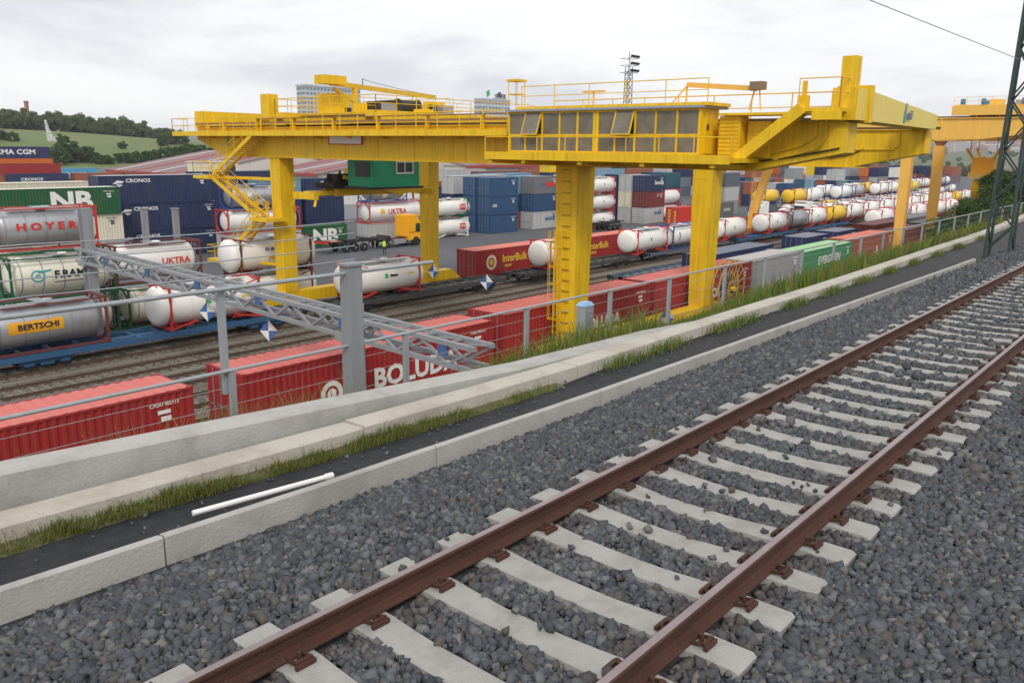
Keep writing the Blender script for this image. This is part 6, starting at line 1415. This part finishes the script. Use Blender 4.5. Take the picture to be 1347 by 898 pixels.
p_ = at_v(36, 150, 620); ch = thing('brick_chimney', (p_.x, 620, 0), 'slender brick chimney behind the hill top trees', 'chimney'); hz_ = at_v(36, 133, 620).z
put(MB().lathe([(0, 1.9), (hz_-1.5, 1.25), (hz_-1.5, 1.5), (hz_, 1.5)], (0, 0, 0), 'z', 14), 'shaft', paint((.30, .13, .09), .85, .3), ch); put(MB().lathe([(hz_*.3, 1.75), (hz_*.3+.8, 1.75)], (0, 0, 0), 'z', 14), 'band', M_steel, ch)
p_ = at_v(63, 186, 400); nj = 1800; tt = RNG.random(nj); hj = 9.0
P = np.stack([p_.x+.15+tt**1.5*4.2*RNG.random(nj)-.3+RNG.normal(size=nj)*.12*(.3+1-tt), np.full(nj, 400.)+RNG.normal(size=nj)*.3, p_.z+hj*(1-tt)], -1)
V, F = leaves(P, .2); np_mesh('water_jet', V, F, 4, paint((.85, .87, .9), .3, .0), label='white water jet spraying up on the hill lawn', cat='fountain', kind='stuff')

# ================================================================== CITY AND TREES AT THE RIGHT HORIZON
ghx = np.linspace(600, 4000, 30); ghy = np.linspace(-400, 2600, 30)
def rise(u, v): d = math.hypot(u, v); return max(0, (d-700)/1500)**1.2*26
vs = [(u, v, rise(u, v)-1.2) for u in ghx for v in ghy]; n = 30; fs = []
for i in range(29):
    for k in range(29): fs += [i*n+k, (i+1)*n+k, (i+1)*n+k+1, i*n+k+1]
np_mesh('distant_rise', np.array(vs), fs, 4, M_land, smooth=True, kind='structure')
cc_ = [paint(c, .8, .2, 0, .1) for c in ((.42, .26, .22), (.48, .40, .36), (.55, .50, .47), (.36, .22, .19), (.50, .42, .42))]
gc = 'apartment blocks on the far horizon'
WN_ = {}
for k in range(64):
    x = 1128+k*3.9+random.uniform(-2, 2); d = random.uniform(1500, 2300); q = CF*FPX+CR*(x-PW/2)-CU*(205-PH/2); q.z = 0; q.normalize()
    u, v = q.x*d, q.y*d; wdt = random.uniform(16, 42); h = random.uniform(8, 20); dep = 14; z0 = rise(u, v)-2
    t = thing('apartment_block', (u, v, z0), 'distant %s apartment block, %s along the horizon from the left' % (['reddish', 'beige', 'pale', 'brick', 'pinkish'][k % 5], ordn(k+1)), 'building', gc, R(-50)+random.uniform(-.3, .3))
    put(MB().box(0, 0, 0, wdt, dep, h), 'wall', cc_[k % 5], t)
    m = MB()
    for r_ in range(int(h/3.2)): m.box(wdt*.04, -.2, r_*3.2+1.2, wdt*.96, -.03, r_*3.2+2.5)
    put(m, 'window_band', M_pane2, t); put(MB().box(wdt*.3, dep*.3, h, wdt*.5, dep*.7, h+3), 'roof_housing', cc_[(k+1) % 5], t)
for k in range(70):
    x = 1125+k*3.6+random.uniform(-3, 3); d = random.choice([520, 640, 800, 1000, 1200, 1400])*random.uniform(.9, 1.1); q = CF*FPX+CR*(x-PW/2)-CU*(205-PH/2); q.z = 0; q.normalize()
    tree('distant_tree', (q.x*d, q.y*d, rise(q.x*d, q.y*d)-1.5), random.uniform(2.6, 4.2)*(1+d/4000), 'far', 'distant dark tree, %s along the far right skyline' % ordn(k+1), 'trees towards the far right horizon', M_leaf_hazed, .95)
q = at_v(1262, 215, 130); t = thing('brick_hall', (430, 150, 0), 'low brick red hall seen below the orange crane girder', 'building'); put(MB().box(0, 0, 0, 40, 22, 9), 'wall', cc_[3], t); put(MB().prism([(-.5, 9.003), (22.5, 9.003), (11, 11.5)], -.5, 40.5, 'x'), 'roof', M_roofr, t)

# ================================================================== AIR
hz = MB().box(-3700, -3700, -2.5, 4400, 4000, 75).mesh('haze')
hm = bpy.data.materials.new('haze_air'); hm.use_nodes = True; hn = hm.node_tree.nodes; hn.remove(hn['Principled BSDF'])
pv = hn.new('ShaderNodeVolumePrincipled'); pv.inputs['Color'].default_value = (.86, .9, .96, 1); pv.inputs['Density'].default_value = .00016; pv.inputs['Anisotropy'].default_value = .2
hm.node_tree.links.new(pv.outputs[0], hn['Material Output'].inputs['Volume'])
inst('haze', hz, hm, kind='stuff')
